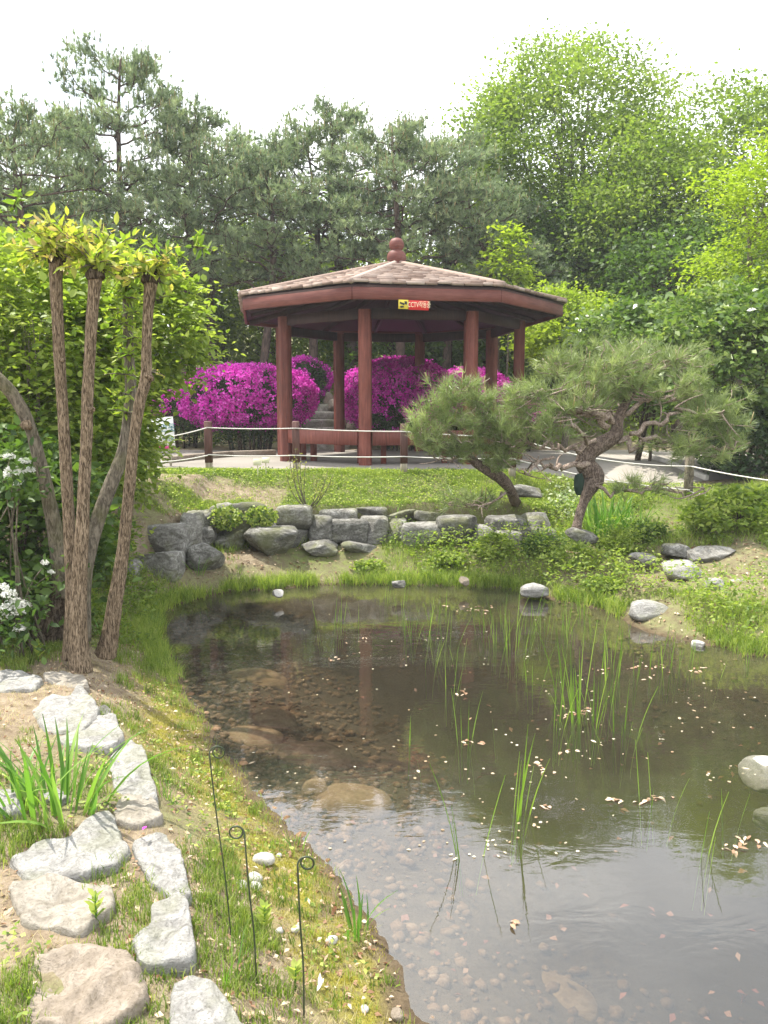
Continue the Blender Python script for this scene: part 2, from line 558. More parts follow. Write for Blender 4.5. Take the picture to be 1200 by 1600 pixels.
def bark_mat(name, c0, c1, c2, scale=(22, 22, 4), bumps=0.9, moss=0.0):
    m, t = nodes(name); T = NT(t)
    n1 = T.noise(T.pos(scale), 1.6, 6, 0.65, 0.8); n2 = T.noise(T.pos(), 5, 4); n3 = T.noise(T.pos(), 60, 3)
    c = T.ramp(n1, [(0.40, c0), (0.49, c1), (0.60, c2)])
    c = T.mix(T.math('MULTIPLY', n2, 0.35), c, c1)
    c = T.mix(T.math('MULTIPLY', n3, 0.25), c, c0)
    if moss:
        c = T.mix(T.math('MULTIPLY', T.ramp(n2, [(0.5, 0.0), (0.7, 1.0)]), moss), c, (0.10, 0.11, 0.03))
    T.out(T.prin(c, 0.95, T.bump(n1, bumps, 0.012), 0.15)); return m

def plain(name, col, rough=0.6, spec=0.3, var=0.15, metallic=0.0, bumps=0.15, scale=20):
    m, t = nodes(name); T = NT(t)
    n1 = T.noise(T.pos(), scale, 4)
    c = T.ramp(n1, [(0.3, tuple(v * (1 - var) for v in col)), (0.7, tuple(min(v * (1 + var), 1) for v in col))])
    T.out(T.prin(c, rough, T.bump(n1, bumps, 0.004), spec, Metallic=metallic)); return m

M = {}
M['stone_pale'] = stone_mat('pale_granite', ((0.17, 0.162, 0.148), (0.37, 0.36, 0.335), (0.51, 0.50, 0.47)), 14, 0.25, 1.0, (1, 1, 3))
M['stone_flag'] = stone_mat('dusty_flagstone', ((0.19, 0.165, 0.13), (0.33, 0.30, 0.25), (0.44, 0.41, 0.36)), 11, 0.0, 0.9)
M['stone_grey'] = stone_mat('grey_boulder', ((0.06, 0.057, 0.05), (0.18, 0.175, 0.155), (0.42, 0.41, 0.38)), 7, 0.45, 1.0, (1, 1, 2))
M['stone_sand'] = stone_mat('sandy_earth_stone', ((0.19, 0.155, 0.115), (0.31, 0.26, 0.205), (0.42, 0.365, 0.30)), 12, 0.0, 0.9)
M['stone_white'] = stone_mat('white_cobble', ((0.34, 0.32, 0.28), (0.50, 0.48, 0.44), (0.60, 0.58, 0.54)), 18, 0.0, 0.4)
M['stone_brown'] = stone_mat('submerged_stone', ((0.17, 0.11, 0.055), (0.28, 0.19, 0.10), (0.40, 0.29, 0.17)), 9, 0.0, 0.4)
M['step_stone'] = stone_mat('step_stone', ((0.16, 0.15, 0.12), (0.30, 0.28, 0.24), (0.50, 0.47, 0.42)), 5, 0.3, 0.7)
M['wood_red'] = wood_mat('red_brown_stained_wood', (0.085, 0.022, 0.015), (0.145, 0.038, 0.026), (0.21, 0.065, 0.046))
M['wood_fascia'] = wood_mat('red_brown_fascia_wood', (0.09, 0.025, 0.019), (0.14, 0.040, 0.030), (0.19, 0.066, 0.050), (1.5, 1.5, 16))
M['wood_post'] = wood_mat('dark_brown_post_wood', (0.055, 0.022, 0.018), (0.09, 0.038, 0.030), (0.13, 0.06, 0.05))
M['wood_shade'] = wood_mat('shaded_soffit_wood', (0.020, 0.008, 0.007), (0.035, 0.014, 0.012), (0.05, 0.022, 0.018))  # shade under the roof put into the colour, darker than the column stain
M['wood_bare'] = wood_mat('weathered_bare_wood', (0.20, 0.17, 0.12), (0.30, 0.26, 0.19), (0.38, 0.34, 0.26))
M['bark'] = bark_mat('fissured_brown_bark', (0.035, 0.024, 0.015), (0.175, 0.128, 0.082), (0.40, 0.31, 0.215), (80, 80, 14), 1.0)
M['bark_dark'] = bark_mat('dark_old_bark', (0.018, 0.013, 0.009), (0.06, 0.045, 0.03), (0.17, 0.135, 0.10), (40, 40, 12), 1.0)
M['bark_grey'] = bark_mat('grey_smooth_bark', (0.06, 0.05, 0.036), (0.14, 0.12, 0.09), (0.25, 0.215, 0.165), (34, 34, 9), 0.7, 0.4)
M['bark_pine'] = bark_mat('pine_trunk_bark', (0.04, 0.03, 0.025), (0.085, 0.062, 0.048), (0.14, 0.10, 0.08), (10, 10, 3), 0.6)
M['bark_twist'] = bark_mat('twisted_pine_bark', (0.05, 0.036, 0.028), (0.12, 0.09, 0.07), (0.24, 0.19, 0.155), (34, 34, 18), 0.9)
M['twig'] = bark_mat('pale_pine_branch', (0.13, 0.09, 0.07), (0.28, 0.22, 0.175), (0.44, 0.37, 0.31), (36, 36, 36), 0.6)
M['pine'] = leafmat('pine_needles', (0.07, 0.11, 0.06), (0.20, 0.265, 0.145), (0.38, 0.44, 0.26), 0.35, 0.5, 0.4, (1.1, 1.2, 0.8))
M['pine_near'] = leafmat('near_pine_needles', (0.085, 0.12, 0.040), (0.22, 0.28, 0.10), (0.40, 0.45, 0.20), 0.35, 0.4, 0.5, (1.1, 1.2, 0.75))
M['candle'] = leafmat('pine_candle_shoots', (0.20, 0.15, 0.06), (0.30, 0.24, 0.10), (0.40, 0.34, 0.16), 0.1)
M['leaf_tree'] = leafmat('broadleaf_foliage', (0.05, 0.095, 0.020), (0.17, 0.245, 0.045), (0.33, 0.40, 0.09), 0.5)
M['leaf_deep'] = leafmat('deep_green_foliage', (0.028, 0.065, 0.016), (0.085, 0.150, 0.032), (0.18, 0.27, 0.06), 0.45)
M['leaf_lime'] = leafmat('lime_maple_foliage', (0.12, 0.18, 0.018), (0.27, 0.36, 0.035), (0.42, 0.50, 0.07), 0.5)
M['leaf_wood'] = leafmat('sunlit_understorey', (0.06, 0.095, 0.016), (0.17, 0.235, 0.035), (0.32, 0.38, 0.07), 0.5)
M['leaf_gloss'] = leafmat('glossy_bush_foliage', (0.035, 0.085, 0.020), (0.13, 0.21, 0.050), (0.34, 0.40, 0.15), 0.4, 0.28, 0.6)
M['leaf_shrub'] = leafmat('bright_shrub_leaves', (0.06, 0.125, 0.020), (0.24, 0.32, 0.055), (0.47, 0.52, 0.14), 0.5)
M['leaf_sprout'] = leafmat('young_sprout_leaves', (0.14, 0.24, 0.035), (0.36, 0.42, 0.07), (0.56, 0.42, 0.18), 0.5)
M['leaf_sapling'] = leafmat('yellow_sapling_leaves', (0.14, 0.16, 0.03), (0.28, 0.30, 0.07), (0.42, 0.40, 0.16), 0.45)
M['leaf_dark'] = leafmat('azalea_inner_and_shadow_leaves', (0.012, 0.028, 0.010), (0.030, 0.060, 0.018), (0.07, 0.12, 0.035), 0.25)
M['petal'] = leafmat('magenta_azalea_petals', (0.30, 0.010, 0.21), (0.75, 0.050, 0.56), (0.90, 0.24, 0.78), 0.4, 0.6, 0.2, (1.1, 0.9, 1.1))
M['petal_white'] = leafmat('white_petals', (0.62, 0.63, 0.55), (0.76, 0.76, 0.70), (0.82, 0.82, 0.79), 0.3, 0.6, 0.2, (1, 1, 1))
M['grass'] = leafmat('spring_grass', (0.075, 0.13, 0.020), (0.17, 0.25, 0.040), (0.33, 0.37, 0.10), 0.45, 0.5)
M['grass_far'] = leafmat('lawn_grass', (0.10, 0.17, 0.025), (0.24, 0.33, 0.055), (0.46, 0.50, 0.14), 0.45, 0.5)
M['grass_dry'] = leafmat('dry_straw_grass', (0.26, 0.21, 0.09), (0.44, 0.38, 0.19), (0.60, 0.54, 0.32), 0.3)
M['moss'] = leafmat('yellow_moss', (0.16, 0.14, 0.018), (0.33, 0.29, 0.04), (0.46, 0.41, 0.08), 0.25)
M['iris'] = leafmat('iris_leaf', (0.045, 0.13, 0.022), (0.13, 0.27, 0.045), (0.30, 0.44, 0.10), 0.45, 0.4)
M['reed'] = leafmat('reed_blade', (0.08, 0.16, 0.022), (0.19, 0.32, 0.045), (0.34, 0.46, 0.10), 0.45, 0.4)
M['litter'] = leafmat('dry_leaf_litter', (0.13, 0.06, 0.03), (0.34, 0.22, 0.14), (0.58, 0.48, 0.36), 0.15, 0.8, 0.1, (1, .9, .8))
M['float'] = leafmat('floating_petals', (0.30, 0.20, 0.11), (0.45, 0.38, 0.26), (0.58, 0.53, 0.41), 0.15, 0.5)
M['red_leaf'] = leafmat('sunken_red_leaves', (0.13, 0.04, 0.02), (0.24, 0.08, 0.05), (0.32, 0.18, 0.10), 0.1)
M['pebble'] = stone_mat('pond_pebbles', ((0.10, 0.055, 0.025), (0.23, 0.145, 0.08), (0.40, 0.30, 0.20)), 13, 0.0, 0.3)
M['rope'] = plain('white_rope', (0.72, 0.69, 0.64), 0.8, 0.2, 0.08, bumps=0.6, scale=150)
M['iron'] = plain('green_painted_wire', (0.045, 0.06, 0.03), 0.4, 0.5, 0.3, metallic=0.3)
M['concrete'] = plain('pale_concrete', (0.46, 0.44, 0.40), 0.9, 0.2, 0.15, scale=8)
M['sign_white'] = plain('white_sign_board', (0.74, 0.75, 0.74), 0.5, 0.4, 0.03)
M['sign_pink'] = plain('pink_sign_band', (0.50, 0.05, 0.20), 0.5, 0.4, 0.05)
M['sign_red'] = plain('red_sign_panel', (0.55, 0.022, 0.020), 0.5, 0.4, 0.05)
M['sign_yellow'] = plain('yellow_sign_panel', (0.62, 0.50, 0.05), 0.5, 0.4, 0.05)
M['ink_black'] = plain('black_ink', (0.02, 0.025, 0.02), 0.6, 0.3, 0.05)
M['ink_cream'] = plain('cream_lettering', (0.80, 0.68, 0.45), 0.6, 0.3, 0.03)
M['ink_teal'] = plain('teal_lettering', (0.03, 0.17, 0.20), 0.6, 0.3, 0.05)
M['label_card'] = plain('cream_plant_label', (0.55, 0.54, 0.36), 0.6, 0.3, 0.05)

def shingle_mat():
    m, t = nodes('weathered_shingles'); T = NT(t)
    rnd = T.n('ShaderNodeObjectInfo').outputs['Random']
    f = T.math('ADD', T.math('MULTIPLY', rnd, 0.7), T.math('MULTIPLY', T.attr('tint'), 0.3))
    n1 = T.noise(T.pos((8, 8, 8)), 2.0, 5)
    c = T.ramp(f, [(0.0, (0.10, 0.065, 0.05)), (0.35, (0.27, 0.20, 0.16)), (1.0, (0.55, 0.46, 0.40))])
    c = T.mix(T.math('MULTIPLY', n1, 0.6), c, (0.20, 0.14, 0.115))
    T.out(T.prin(c, 0.85, T.bump(n1, 0.5, 0.006), 0.2)); return m
M['shingle'] = shingle_mat()

def ground_mat():
    m, t = nodes('pond_garden_ground'); T = NT(t)
    v = T.pos()
    moss, green, bed, road = T.attr('moss'), T.attr('green'), T.attr('bed'), T.attr('silt')
    n1 = T.noise(v, 2.2, 6, 0.6); n2 = T.noise(v, 14, 6, 0.7); n3 = T.noise(v, 70, 4, 0.7)
    soil = T.ramp(n2, [(0.3, (0.12, 0.085, 0.055)), (0.5, (0.25, 0.195, 0.135)), (0.7, (0.40, 0.335, 0.25))])
    soil = T.mix(T.math('MULTIPLY', n3, 0.6), soil, (0.22, 0.175, 0.12))
    mos = T.ramp(n3, [(0.3, (0.12, 0.11, 0.018)), (0.7, (0.32, 0.29, 0.045))])
    grn = T.ramp(n2, [(0.35, (0.07, 0.10, 0.025)), (0.7, (0.17, 0.21, 0.05))])
    fm = T.math('MULTIPLY', moss, T.ramp(T.math('ADD', n2, T.math('MULTIPLY', n1, 0.5)), [(0.55, 0.0), (0.8, 1.0)]))
    fg = T.math('MULTIPLY', green, T.ramp(T.math('ADD', n2, T.math('MULTIPLY', n1, 0.5)), [(0.5, 0.0), (0.85, 1.0)]))
    c = T.mix(fg, soil, grn); c = T.mix(fm, c, mos)
    bd = T.ramp(n2, [(0.35, (0.07, 0.05, 0.03)), (0.65, (0.14, 0.105, 0.065))])
    sl = T.ramp(n1, [(0.35, (0.085, 0.062, 0.036)), (0.65, (0.13, 0.10, 0.06))])
    c = T.mix(bed, c, bd); c = T.mix(road, c, sl)
    h = T.math('ADD', n2, T.math('MULTIPLY', n3, 0.6))
    T.out(T.prin(c, 0.95, T.bump(h, 0.8, 0.03), 0.1)); return m
M['ground'] = ground_mat()

def court_mat(name, a, b, c_):
    m, t = nodes(name); T = NT(t)
    n1 = T.noise(T.pos(), 1.1, 5); n2 = T.noise(T.pos(), 60, 4, 0.7)
    c = T.ramp(n1, [(0.35, a), (0.65, b)])
    c = T.mix(T.math('MULTIPLY', n2, 0.6), c, c_)
    T.out(T.prin(c, 0.95, T.bump(n2, 0.5, 0.01), 0.15)); return m
M['court'] = court_mat('compacted_grit', (0.17, 0.155, 0.135), (0.25, 0.23, 0.20), (0.31, 0.285, 0.25))
M['slab'] = court_mat('pale_paving', (0.29, 0.265, 0.23), (0.36, 0.33, 0.29), (0.26, 0.24, 0.205))

def water_mat():
    m, t = nodes('pond_water'); T = NT(t)
    v = T.pos((1.0, 1.9, 1.0))
    n1 = T.noise(v, 3.0, 4, 0.55, 0.5); n2 = T.noise(v, 14.0, 3, 0.5, 0.3); n3 = T.noise(T.pos(), 0.8, 2)
    h = T.math('ADD', n1, T.math('MULTIPLY', n2, T.math('MULTIPLY', n3, 0.22)))
    b = T.bump(h, 0.055, 0.03)
    gl = T.n('ShaderNodeBsdfGlossy', Roughness=0.03); gl.inputs['Color'].default_value = (1, 1, 1, 1)
    T.l(b, gl.inputs['Normal'])
    trn = T.n('ShaderNodeBsdfTransparent'); trn.inputs['Color'].default_value = (1, 1, 1, 1)
    murk = T.n('ShaderNodeBsdfDiffuse'); murk.inputs['Color'].default_value = (0.115, 0.113, 0.08, 1)
    mm = T.n('ShaderNodeMixShader'); mm.inputs[0].default_value = 0.15
    T.l(trn.outputs[0], mm.inputs[1]); T.l(murk.outputs[0], mm.inputs[2])
    fr = T.n('ShaderNodeFresnel', IOR=1.88); T.l(b, fr.inputs['Normal'])
    mx = T.n('ShaderNodeMixShader')
    T.l(fr.outputs[0], mx.inputs[0]); T.l(mm.outputs[0], mx.inputs[1]); T.l(gl.outputs[0], mx.inputs[2])
    o = T.out(mx.outputs[0])
    va = T.n('ShaderNodeVolumeAbsorption', Density=1.6); va.inputs['Color'].default_value = (0.46, 0.40, 0.22, 1)
    T.l(va.outputs[0], o.inputs['Volume'])
    return m
M['water'] = water_mat()

# ================================================================ THE SETTING
def grid_coords(lo, hi, step, far_lo, far_hi, k=1.22):
    c = list(np.arange(lo, hi + 1e-6, step))
    a = []; v = lo; s = step
    while v > far_lo: s *= k; v -= s; a.append(v)
    b = []; v = c[-1]; s = step
    while v < far_hi: s *= k; v += s; b.append(v)
    return np.array(a[::-1] + c + b)
gx = grid_coords(-3.6, 4.6, 0.045, -400, 400)
gy = grid_coords(0.8, 10.6, 0.045, -200, 900)
GX, GY = np.meshgrid(gx, gy)
sh = GX.shape
S = shore(GX.ravel(), GY.ravel()).reshape(sh)
HZ = H(GX.ravel(), GY.ravel()).reshape(sh)
nx_, ny_ = len(gx), len(gy)
i = np.arange(ny_ - 1)[:, None]; j = np.arange(nx_ - 1)[None, :]
Q = np.stack([i * nx_ + j, i * nx_ + j + 1, (i + 1) * nx_ + j + 1, (i + 1) * nx_ + j], -1).reshape(-1, 4)
me = mk('ground', np.stack([GX, GY, HZ], -1).reshape(-1, 3), None, Q, None, True)

def moss_f(x, y, s):
    n = vn(x * 2.5, y * 2.5, seed=21)
    return sst(0.0, 0.05, s) * (1 - sst(0.22, 0.5, s + 0.3 * (n - 0.5))) * (x < 0.9) * (y < 5.2)
def green_f(x, y, s):
    n = vn(x * 1.3, y * 1.3, seed=22)
    lawn = sst(8.2, 8.8, y) * (1 - sst(10.7, 11.2, y)) * 0.9 * (1 - 0.95 * sst(-1.0, -1.5, x) * sst(10.2, 9.8, y) * sst(.36, .46, vn(x * 1.1, y * 1.1, seed=55)))
    bank = 0.55 * sst(0.45, 0.62, n) * (y < 8.5)
    back = sst(16.8, 18.5, y) * 0.8
    right = 0.6 * sst(1.0, 2.0, x) * (y < 10.6)
    return np.clip(np.maximum.reduce([lawn, bank, back, right]), 0, 1)
def setattr_(me, nm, v):
    a = me.attributes.new(nm, 'FLOAT', 'POINT'); a.data.foreach_set('value', np.asarray(v, np.float32).ravel())
Sx, Sy, Ss = GX.ravel(), GY.ravel(), S.ravel()
setattr_(me, 'moss', moss_f(Sx, Sy, Ss)); setattr_(me, 'green', green_f(Sx, Sy, Ss))
setattr_(me, 'bed', sst(0.13, 0.0, Ss)); setattr_(me, 'silt', sst(-0.8, -1.6, Ss))
g_o = link('ground', me, M['ground']); tagit(g_o, kind='structure')

# water: a closed body under the bank
cx, cy = np.mean(np.array(POND), 0)
PW = []
for k in range(len(POND)):
    a = np.array(POND[k - 1]); b = np.array(POND[(k + 1) % len(POND)]); d = b - a
    nrm = np.array([d[1], -d[0]]); nrm /= np.linalg.norm(nrm)
    p = np.array(POND[k])
    q = p + nrm * 0.20
    if in_poly(q[0:1], q[1:2], POND)[0]: q = p - nrm * 0.20
    PW.append(q)
bm = bmesh.new()
vt = [bm.verts.new((p[0], p[1], 0.0)) for p in PW]; vb = [bm.verts.new((p[0], p[1], -1.4)) for p in PW]
bm.faces.new(vt); bm.faces.new(vb[::-1])
n = len(PW)
for k in range(n): bm.faces.new((vt[k], vb[k], vb[(k + 1) % n], vt[(k + 1) % n]))
bmesh.ops.recalc_face_normals(bm, faces=bm.faces)
bmesh.ops.triangulate(bm, faces=[f for f in bm.faces if len(f.verts) > 4])
me = bpy.data.meshes.new('water'); bm.to_mesh(me); bm.free()
tagit(link('water', me, M['water']), kind='structure')

def sheet(name, poly, z, mat, kind='structure'):
    bm = bmesh.new(); vs = [bm.verts.new((p[0], p[1], z)) for p in poly]; f = bm.faces.new(vs)
    if f.normal.z < 0: f.normal_flip()
    bmesh.ops.triangulate(bm, faces=[f])
    me = bpy.data.meshes.new(name); bm.to_mesh(me); bm.free()
    o = link(name, me, mat); tagit(o, kind=kind); return o
def drape(name, poly, off, mat, step=0.05, kind='structure'):
    P_ = np.array(poly, float); x0, y0 = P_.min(0); x1, y1 = P_.max(0)
    xs = np.arange(x0, x1 + step, step); ys = np.arange(y0, y1 + step, step); A, B = np.meshgrid(xs, ys)
    z = H(A.ravel(), B.ravel()).reshape(A.shape) + off; ins = in_poly(A.ravel(), B.ravel(), [tuple(p) for p in P_]).reshape(A.shape)
    w = len(xs); i = np.arange(len(ys) - 1)[:, None]; j = np.arange(w - 1)[None, :]
    ok = ins[:-1, :-1] & ins[1:, :-1] & ins[:-1, 1:] & ins[1:, 1:]
    Q = np.stack([i * w + j, i * w + j + 1, (i + 1) * w + j + 1, (i + 1) * w + j], -1)[ok]
    used, inv = np.unique(Q, return_inverse=True)
    me = mk(name, np.stack([A, B, z], -1).reshape(-1, 3)[used], None, inv.reshape(-1, 4), None, True)
    o = link(name, me, mat); tagit(o, kind=kind); return o
drape('court_floor', [(-7, 11.35), (-3.2, 11.5), (-1.6, 11.2), (0.2, 11.15), (2.2, 11.05), (4.4, 11.2), (8, 12.5), (9.5, 15.2), (5, 16.8), (-7, 16.8)], 0.012, M['court'])
pv = [ong(895, 714), ong(930, 702), ong(985, 709), ong(1052, 736), ong(1092, 764), ong(1010, 768), ong(950, 752)]
drape('path', [tuple(p[:2]) for p in pv], 0.022, M['slab'], 0.03)
# kerb on the far side of the path
g = Geo()
kp = [ong(985, 706), ong(1045, 727), ong(1105, 752)]
for a, b in zip(kp[:-1], kp[1:]): bar(g, a + np.array([0, 0, 0.03]), b + np.array([0, 0, 0.03]) - (b - a) * 0.01, 0.07, 0.10, 0.5, 0.01)
o = link('kerb', g.mesh('kerb'), M['concrete']); tagit(o, kind='structure')
g = Geo()
kp = [at(258, 706, 12.6), at(300, 697, 13.4), at(360, 690, 14.4), at(430, 688, 14.9)]
for a, b in zip(kp[:-1], kp[1:]):
    a = a.copy(); b = b.copy(); a[2] = b[2] = 1.03
    bar(g, a, b - (b - a) * 0.01, 0.12, 0.16, 0.5, 0.01)
o = link('kerb', g.mesh('kerb'), M['stone_sand']); tagit(o, kind='structure')

# ================================================================ PAVILION
PC = np.array([0.216, 14.2, 1.0]); TH0 = math.radians(-13.6)
def pp(r, k, z):
    a = TH0 + k * math.pi / 4
    return np.array([PC[0] + r * math.sin(a), PC[1] - r * math.cos(a), z])
pav = Thing('pavilion', 'octagonal red-brown wooden pavilion with shingled roof and ball finial behind the rope fence', 'pavilion', PC)
# columns: cross section with corner grooves
def column_geo(g, base, top, w, rot, tint):
    a = w / 2; c = a * 0.74; e = a * 0.90
    prof = [(-c, -a), (c, -a), (c, -e), (e, -e), (e, -c), (a, -c), (a, c), (e, c), (e, e), (c, e), (c, a), (-c, a), (-c, e), (-e, e), (-e, c), (-a, c), (-a, -c), (-e, -c), (-e, -e), (-c, -e)]
    P = np.array(prof); ca, sa = math.cos(rot), math.sin(rot)
    P = P @ np.array([[ca, sa], [-sa, ca]])
    n = len(P)
    V = np.concatenate([np.c_[P + base[:2], np.full(n, base[2])], np.c_[P + base[:2], np.full(n, top)]])
    k = np.arange(n); Q = np.stack([k, (k + 1) % n, n + (k + 1) % n, n + k], 1)
    g.add(V, None, Q, tint)
for k in range(8):
    g = Geo(); b = pp(2.12, k, 1.0); rot = TH0 + k * math.pi / 4
    column_geo(g, b, 3.32, 0.175, rot, 0.5)
    col = pav.part('column', g, M['wood_red'])
for k in range(8):
    a, b = pp(2.12, k, 3.26), pp(2.12, k + 1, 3.26); d = unit(b - a) * 0.10
    g = Geo(); bar(g, a + d, b - d, 0.10, 0.16); pav.part('beam', g, M['wood_shade'])
    a, b = pp(2.80, k, 3.475), pp(2.80, k + 1, 3.475)
    g = Geo(); bar(g, a, b, 0.045, 0.185, 0.5, 0.004); pav.part('fascia_board', g, M['wood_fascia'])
    g = Geo(); a = pp(0.18, k, 4.00); b = pp(2.72, k, 3.42)
    bar(g, a, b, 0.08, 0.12); pav.part('rafter', g, M['wood_shade'])
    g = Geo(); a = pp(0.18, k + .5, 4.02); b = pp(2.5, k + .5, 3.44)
    bar(g, a, b, 0.06, 0.10); pav.part('rafter', g, M['wood_shade'])
# benches between the columns (front, sides); open at the back
for k in (-2, -1, 0, 1):
    a, b = pp(2.12, k, 1.42), pp(2.12, k + 1, 1.42); u = unit(b - a) * 0.10
    inw = unit(np.array([PC[0], PC[1], 0]) - np.array([(a[0] + b[0]) / 2, (a[1] + b[1]) / 2, 0]))
    g = Geo(); bar(g, a + u - inw * 0.055, b - u - inw * 0.055, 0.035, 0.22, 0.5, 0.004); pav.part('bench_board', g, M['wood_red'])
    for q in range(3):
        g = Geo(); s = inw * (0.02 + q * 0.125); w = np.array([0, 0, 0.09])
        sh_ = unit(b - a) * (0.12 + 0.05 * q)
        bar(g, a + s + w + sh_, b + s + w - sh_, 0.115, 0.035, 0.5, 0.004); pav.part('bench_slat', g, M['wood_red'])
    for f in (0.2, 0.8):
        g = Geo(); c = a + (b - a) * f + inw * 0.30
        box(g, (c[0], c[1], 1.22), (0.08, 0.08, 0.44), math.atan2(b[1] - a[1], b[0] - a[0]), None, 0.5, 0.004); pav.part('bench_leg', g, M['wood_red'])
# roof deck
apex = np.array([PC[0], PC[1], 4.30])
g = Geo()
top = [pp(2.84, k, 3.575) for k in range(8)]; bot = [pp(2.76, k, 3.44) for k in range(8)]
V = np.array(top + bot + [apex, apex - np.array([0, 0, .22])])
T = [(k, (k + 1) % 8, 16) for k in range(8)] + [(8 + (k + 1) % 8, 8 + k, 17) for k in range(8)]
Qd = [(8 + k, 8 + (k + 1) % 8, (k + 1) % 8, k) for k in range(8)]
g.add(V, T, Qd)
roof = pav.part('roof', g, M['wood_shade'])
# shingle meshes
def shingle_mesh(w, l):
    g = Geo(); t0, t1 = 0.044, 0.008
    V = [(-w / 2, 0, 0), (w / 2, 0, 0), (w / 2, l, 0), (-w / 2, l, 0), (-w / 2, 0, t0), (w / 2, 0, t0), (w / 2, l, t1), (-w / 2, l, t1)]
    g.add(V, None, [(3, 2, 1, 0), (4, 5, 6, 7), (0, 1, 5, 4), (1, 2, 6, 5), (2, 3, 7, 6), (3, 0, 4, 7)], 0.5)
    return g
SHW = [0.15, 0.19, 0.23, 0.27]
sh_me = []
for w in SHW:
    m_ = shingle_mesh(w - 0.018, 0.30).mesh('shingle'); m_.materials.append(M['shingle']); sh_me.append(m_)
rest = Geo(); rr_ = random.Random(5); n_ind = 0
for k in range(8):
    A, B = np.array(top[k]), np.array(top[(k + 1) % 8]); mid = (A + B) / 2
    ex = unit(B - A); ey = unit(apex - mid); ez = np.cross(ex, ey)
    SL = np.linalg.norm(apex - mid); half = np.linalg.norm(B - A) / 2
    rows = 15; step = (SL - 0.12) / rows
    visible = k in (7, 0, 1)
    for r in range(rows):
        y0 = r * step - 0.035
        hw = half * (1 - max(y0, 0) / SL) - 0.01
        x = -hw
        while x < hw - 0.04:
            wi = rr_.randrange(4); w = SHW[wi]
            if x + w > hw: 
                w = hw - x; wi = min(range(4), key=lambda q: abs(SHW[q] - w))
                w = min(w, SHW[wi])
            c = x + w / 2; x += w
            if k in (7,) and rr_.random() < 0.05 and r > 0: continue
            lift = 0.012 + rr_.uniform(-.002, .006)
            o_ = mid + ex * c + ey * (y0 + rr_.uniform(-.012, .012)) + ez * lift
            tilt = rr_.uniform(0.05, 0.12); sk = rr_.uniform(-0.03, 0.03)
            X = ex * math.cos(sk) + ey * math.sin(sk); Y0 = -ex * math.sin(sk) + ey * math.cos(sk)
            Y = unit(Y0 * math.cos(tilt) - ez * math.sin(tilt)); Z = np.cross(X, Y)
            o_ = o_ + ez * math.sin(tilt) * 0.22
            if visible and n_ind < 300:
                Mx = Matrix(((X[0], Y[0], Z[0], o_[0]), (X[1], Y[1], Z[1], o_[1]), (X[2], Y[2], Z[2], o_[2]), (0, 0, 0, 1)))
                pav.piece('shingle', sh_me[wi], None, Mx, roof); n_ind += 1
            else:
                gg = shingle_mesh(w - 0.012, 0.30); V = gg.V[0] @ np.stack([X, Y, Z])
                rest.add(V + o_, None, gg.Q[0], rr_.random())
ro = pav.part('shingles', rest, M['shingle'], roof, 'stuff')
for k in range(8):
    a = pp(2.87, k, 3.625); b = pp(0.10, k, 4.335)
    g = Geo()
    P_ = np.linspace(a, b, 9)
    tube(g, P_ + np.array([0, 0, 0.0]), 0.045, 8)
    pav.part('ridge_cap', g, M['shingle'])
# finial: two turned balls on a collar
g = Geo()
prof = [(0.10, 4.27), (0.16, 4.30), (0.165, 4.33), (0.13, 4.345), (0.150, 4.37), (0.163, 4.43), (0.155, 4.50), (0.12, 4.545), (0.085, 4.56), (0.11, 4.58), (0.128, 4.63), (0.125, 4.69), (0.09, 4.745), (0.04, 4.765), (0.0, 4.768)]
n = 20; V = []
for r, z in prof:
    for q in range(n):
        a = q / n * 2 * math.pi; rr = r * (1 + 0.015 * math.cos(8 * a)); V.append((PC[0] + rr * math.cos(a), PC[1] + rr * math.sin(a), z))
Q = [(i * n + q, i * n + (q + 1) % n, (i + 1) * n + (q + 1) % n, (i + 1) * n + q) for i in range(len(prof) - 1) for q in range(n)]
g.add(V, None, Q)
pav.part('finial', g, M['wood_fascia'], smooth=True)

# CCTV sign under the front fascia
s0 = at(622, 475, 11.6); s1 = at(669, 477, 11.72)
A0, A1 = pp(2.80, 0, 0), pp(2.80, 1, 0); ex = unit(A1 - A0); nz_ = np.array([ex[1], -ex[0], 0])
def on_board(px, py, off):
    d = ray(px, py); o = np.array([0, 0, EYE]); p0 = A0 + nz_ * off
    t = np.dot(p0 - o, nz_) / np.dot(d, nz_); return o + d * t
sg = Thing('cctv_sign', 'small red and yellow CCTV notice hanging under the pavilion eave', 'sign', on_board(645, 476, 0.04))
def panel(px0, px1, py0, py1, off, th, mat, nm, bev=0.002):
    a = on_board(px0, (py0 + py1) / 2, off); b = on_board(px1, (py0 + py1) / 2 + (px1 - px0) * 0.035, off)
    h = np.linalg.norm(on_board(px0, py0, off) - on_board(px0, py1, off))
    g = Geo(); bar(g, a, b, th, h, 0.5, bev); return sg.part(nm, g, mat)
panel(622.5, 638, 468, 482.5, 0.040, 0.012, M['sign_yellow'], 'yellow_panel')
panel(638.5, 670, 469, 484, 0.040, 0.012, M['sign_red'], 'red_panel')
sc_ = np.linalg.norm(on_board(640, 476, .05) - on_board(641, 476, .05))
def icon(poly, off, nm, mat):
    g = Geo(); P_ = [on_board(a, b, off) for a, b in poly]; n = len(P_)
    V = np.array(P_ + [p - nz_ * 0.003 for p in P_]); g.add(V, None, [(k, (k + 1) % n, n + (k + 1) % n, n + k) for k in range(n)])
    g.add(np.array(P_), [(0, k, k + 1) for k in range(1, n - 1)]); return sg.part(nm, g, mat)
icon([(625, 471.5), (632.5, 474), (631.5, 477), (624.5, 474)], 0.051, 'camera_icon', M['ink_black'])
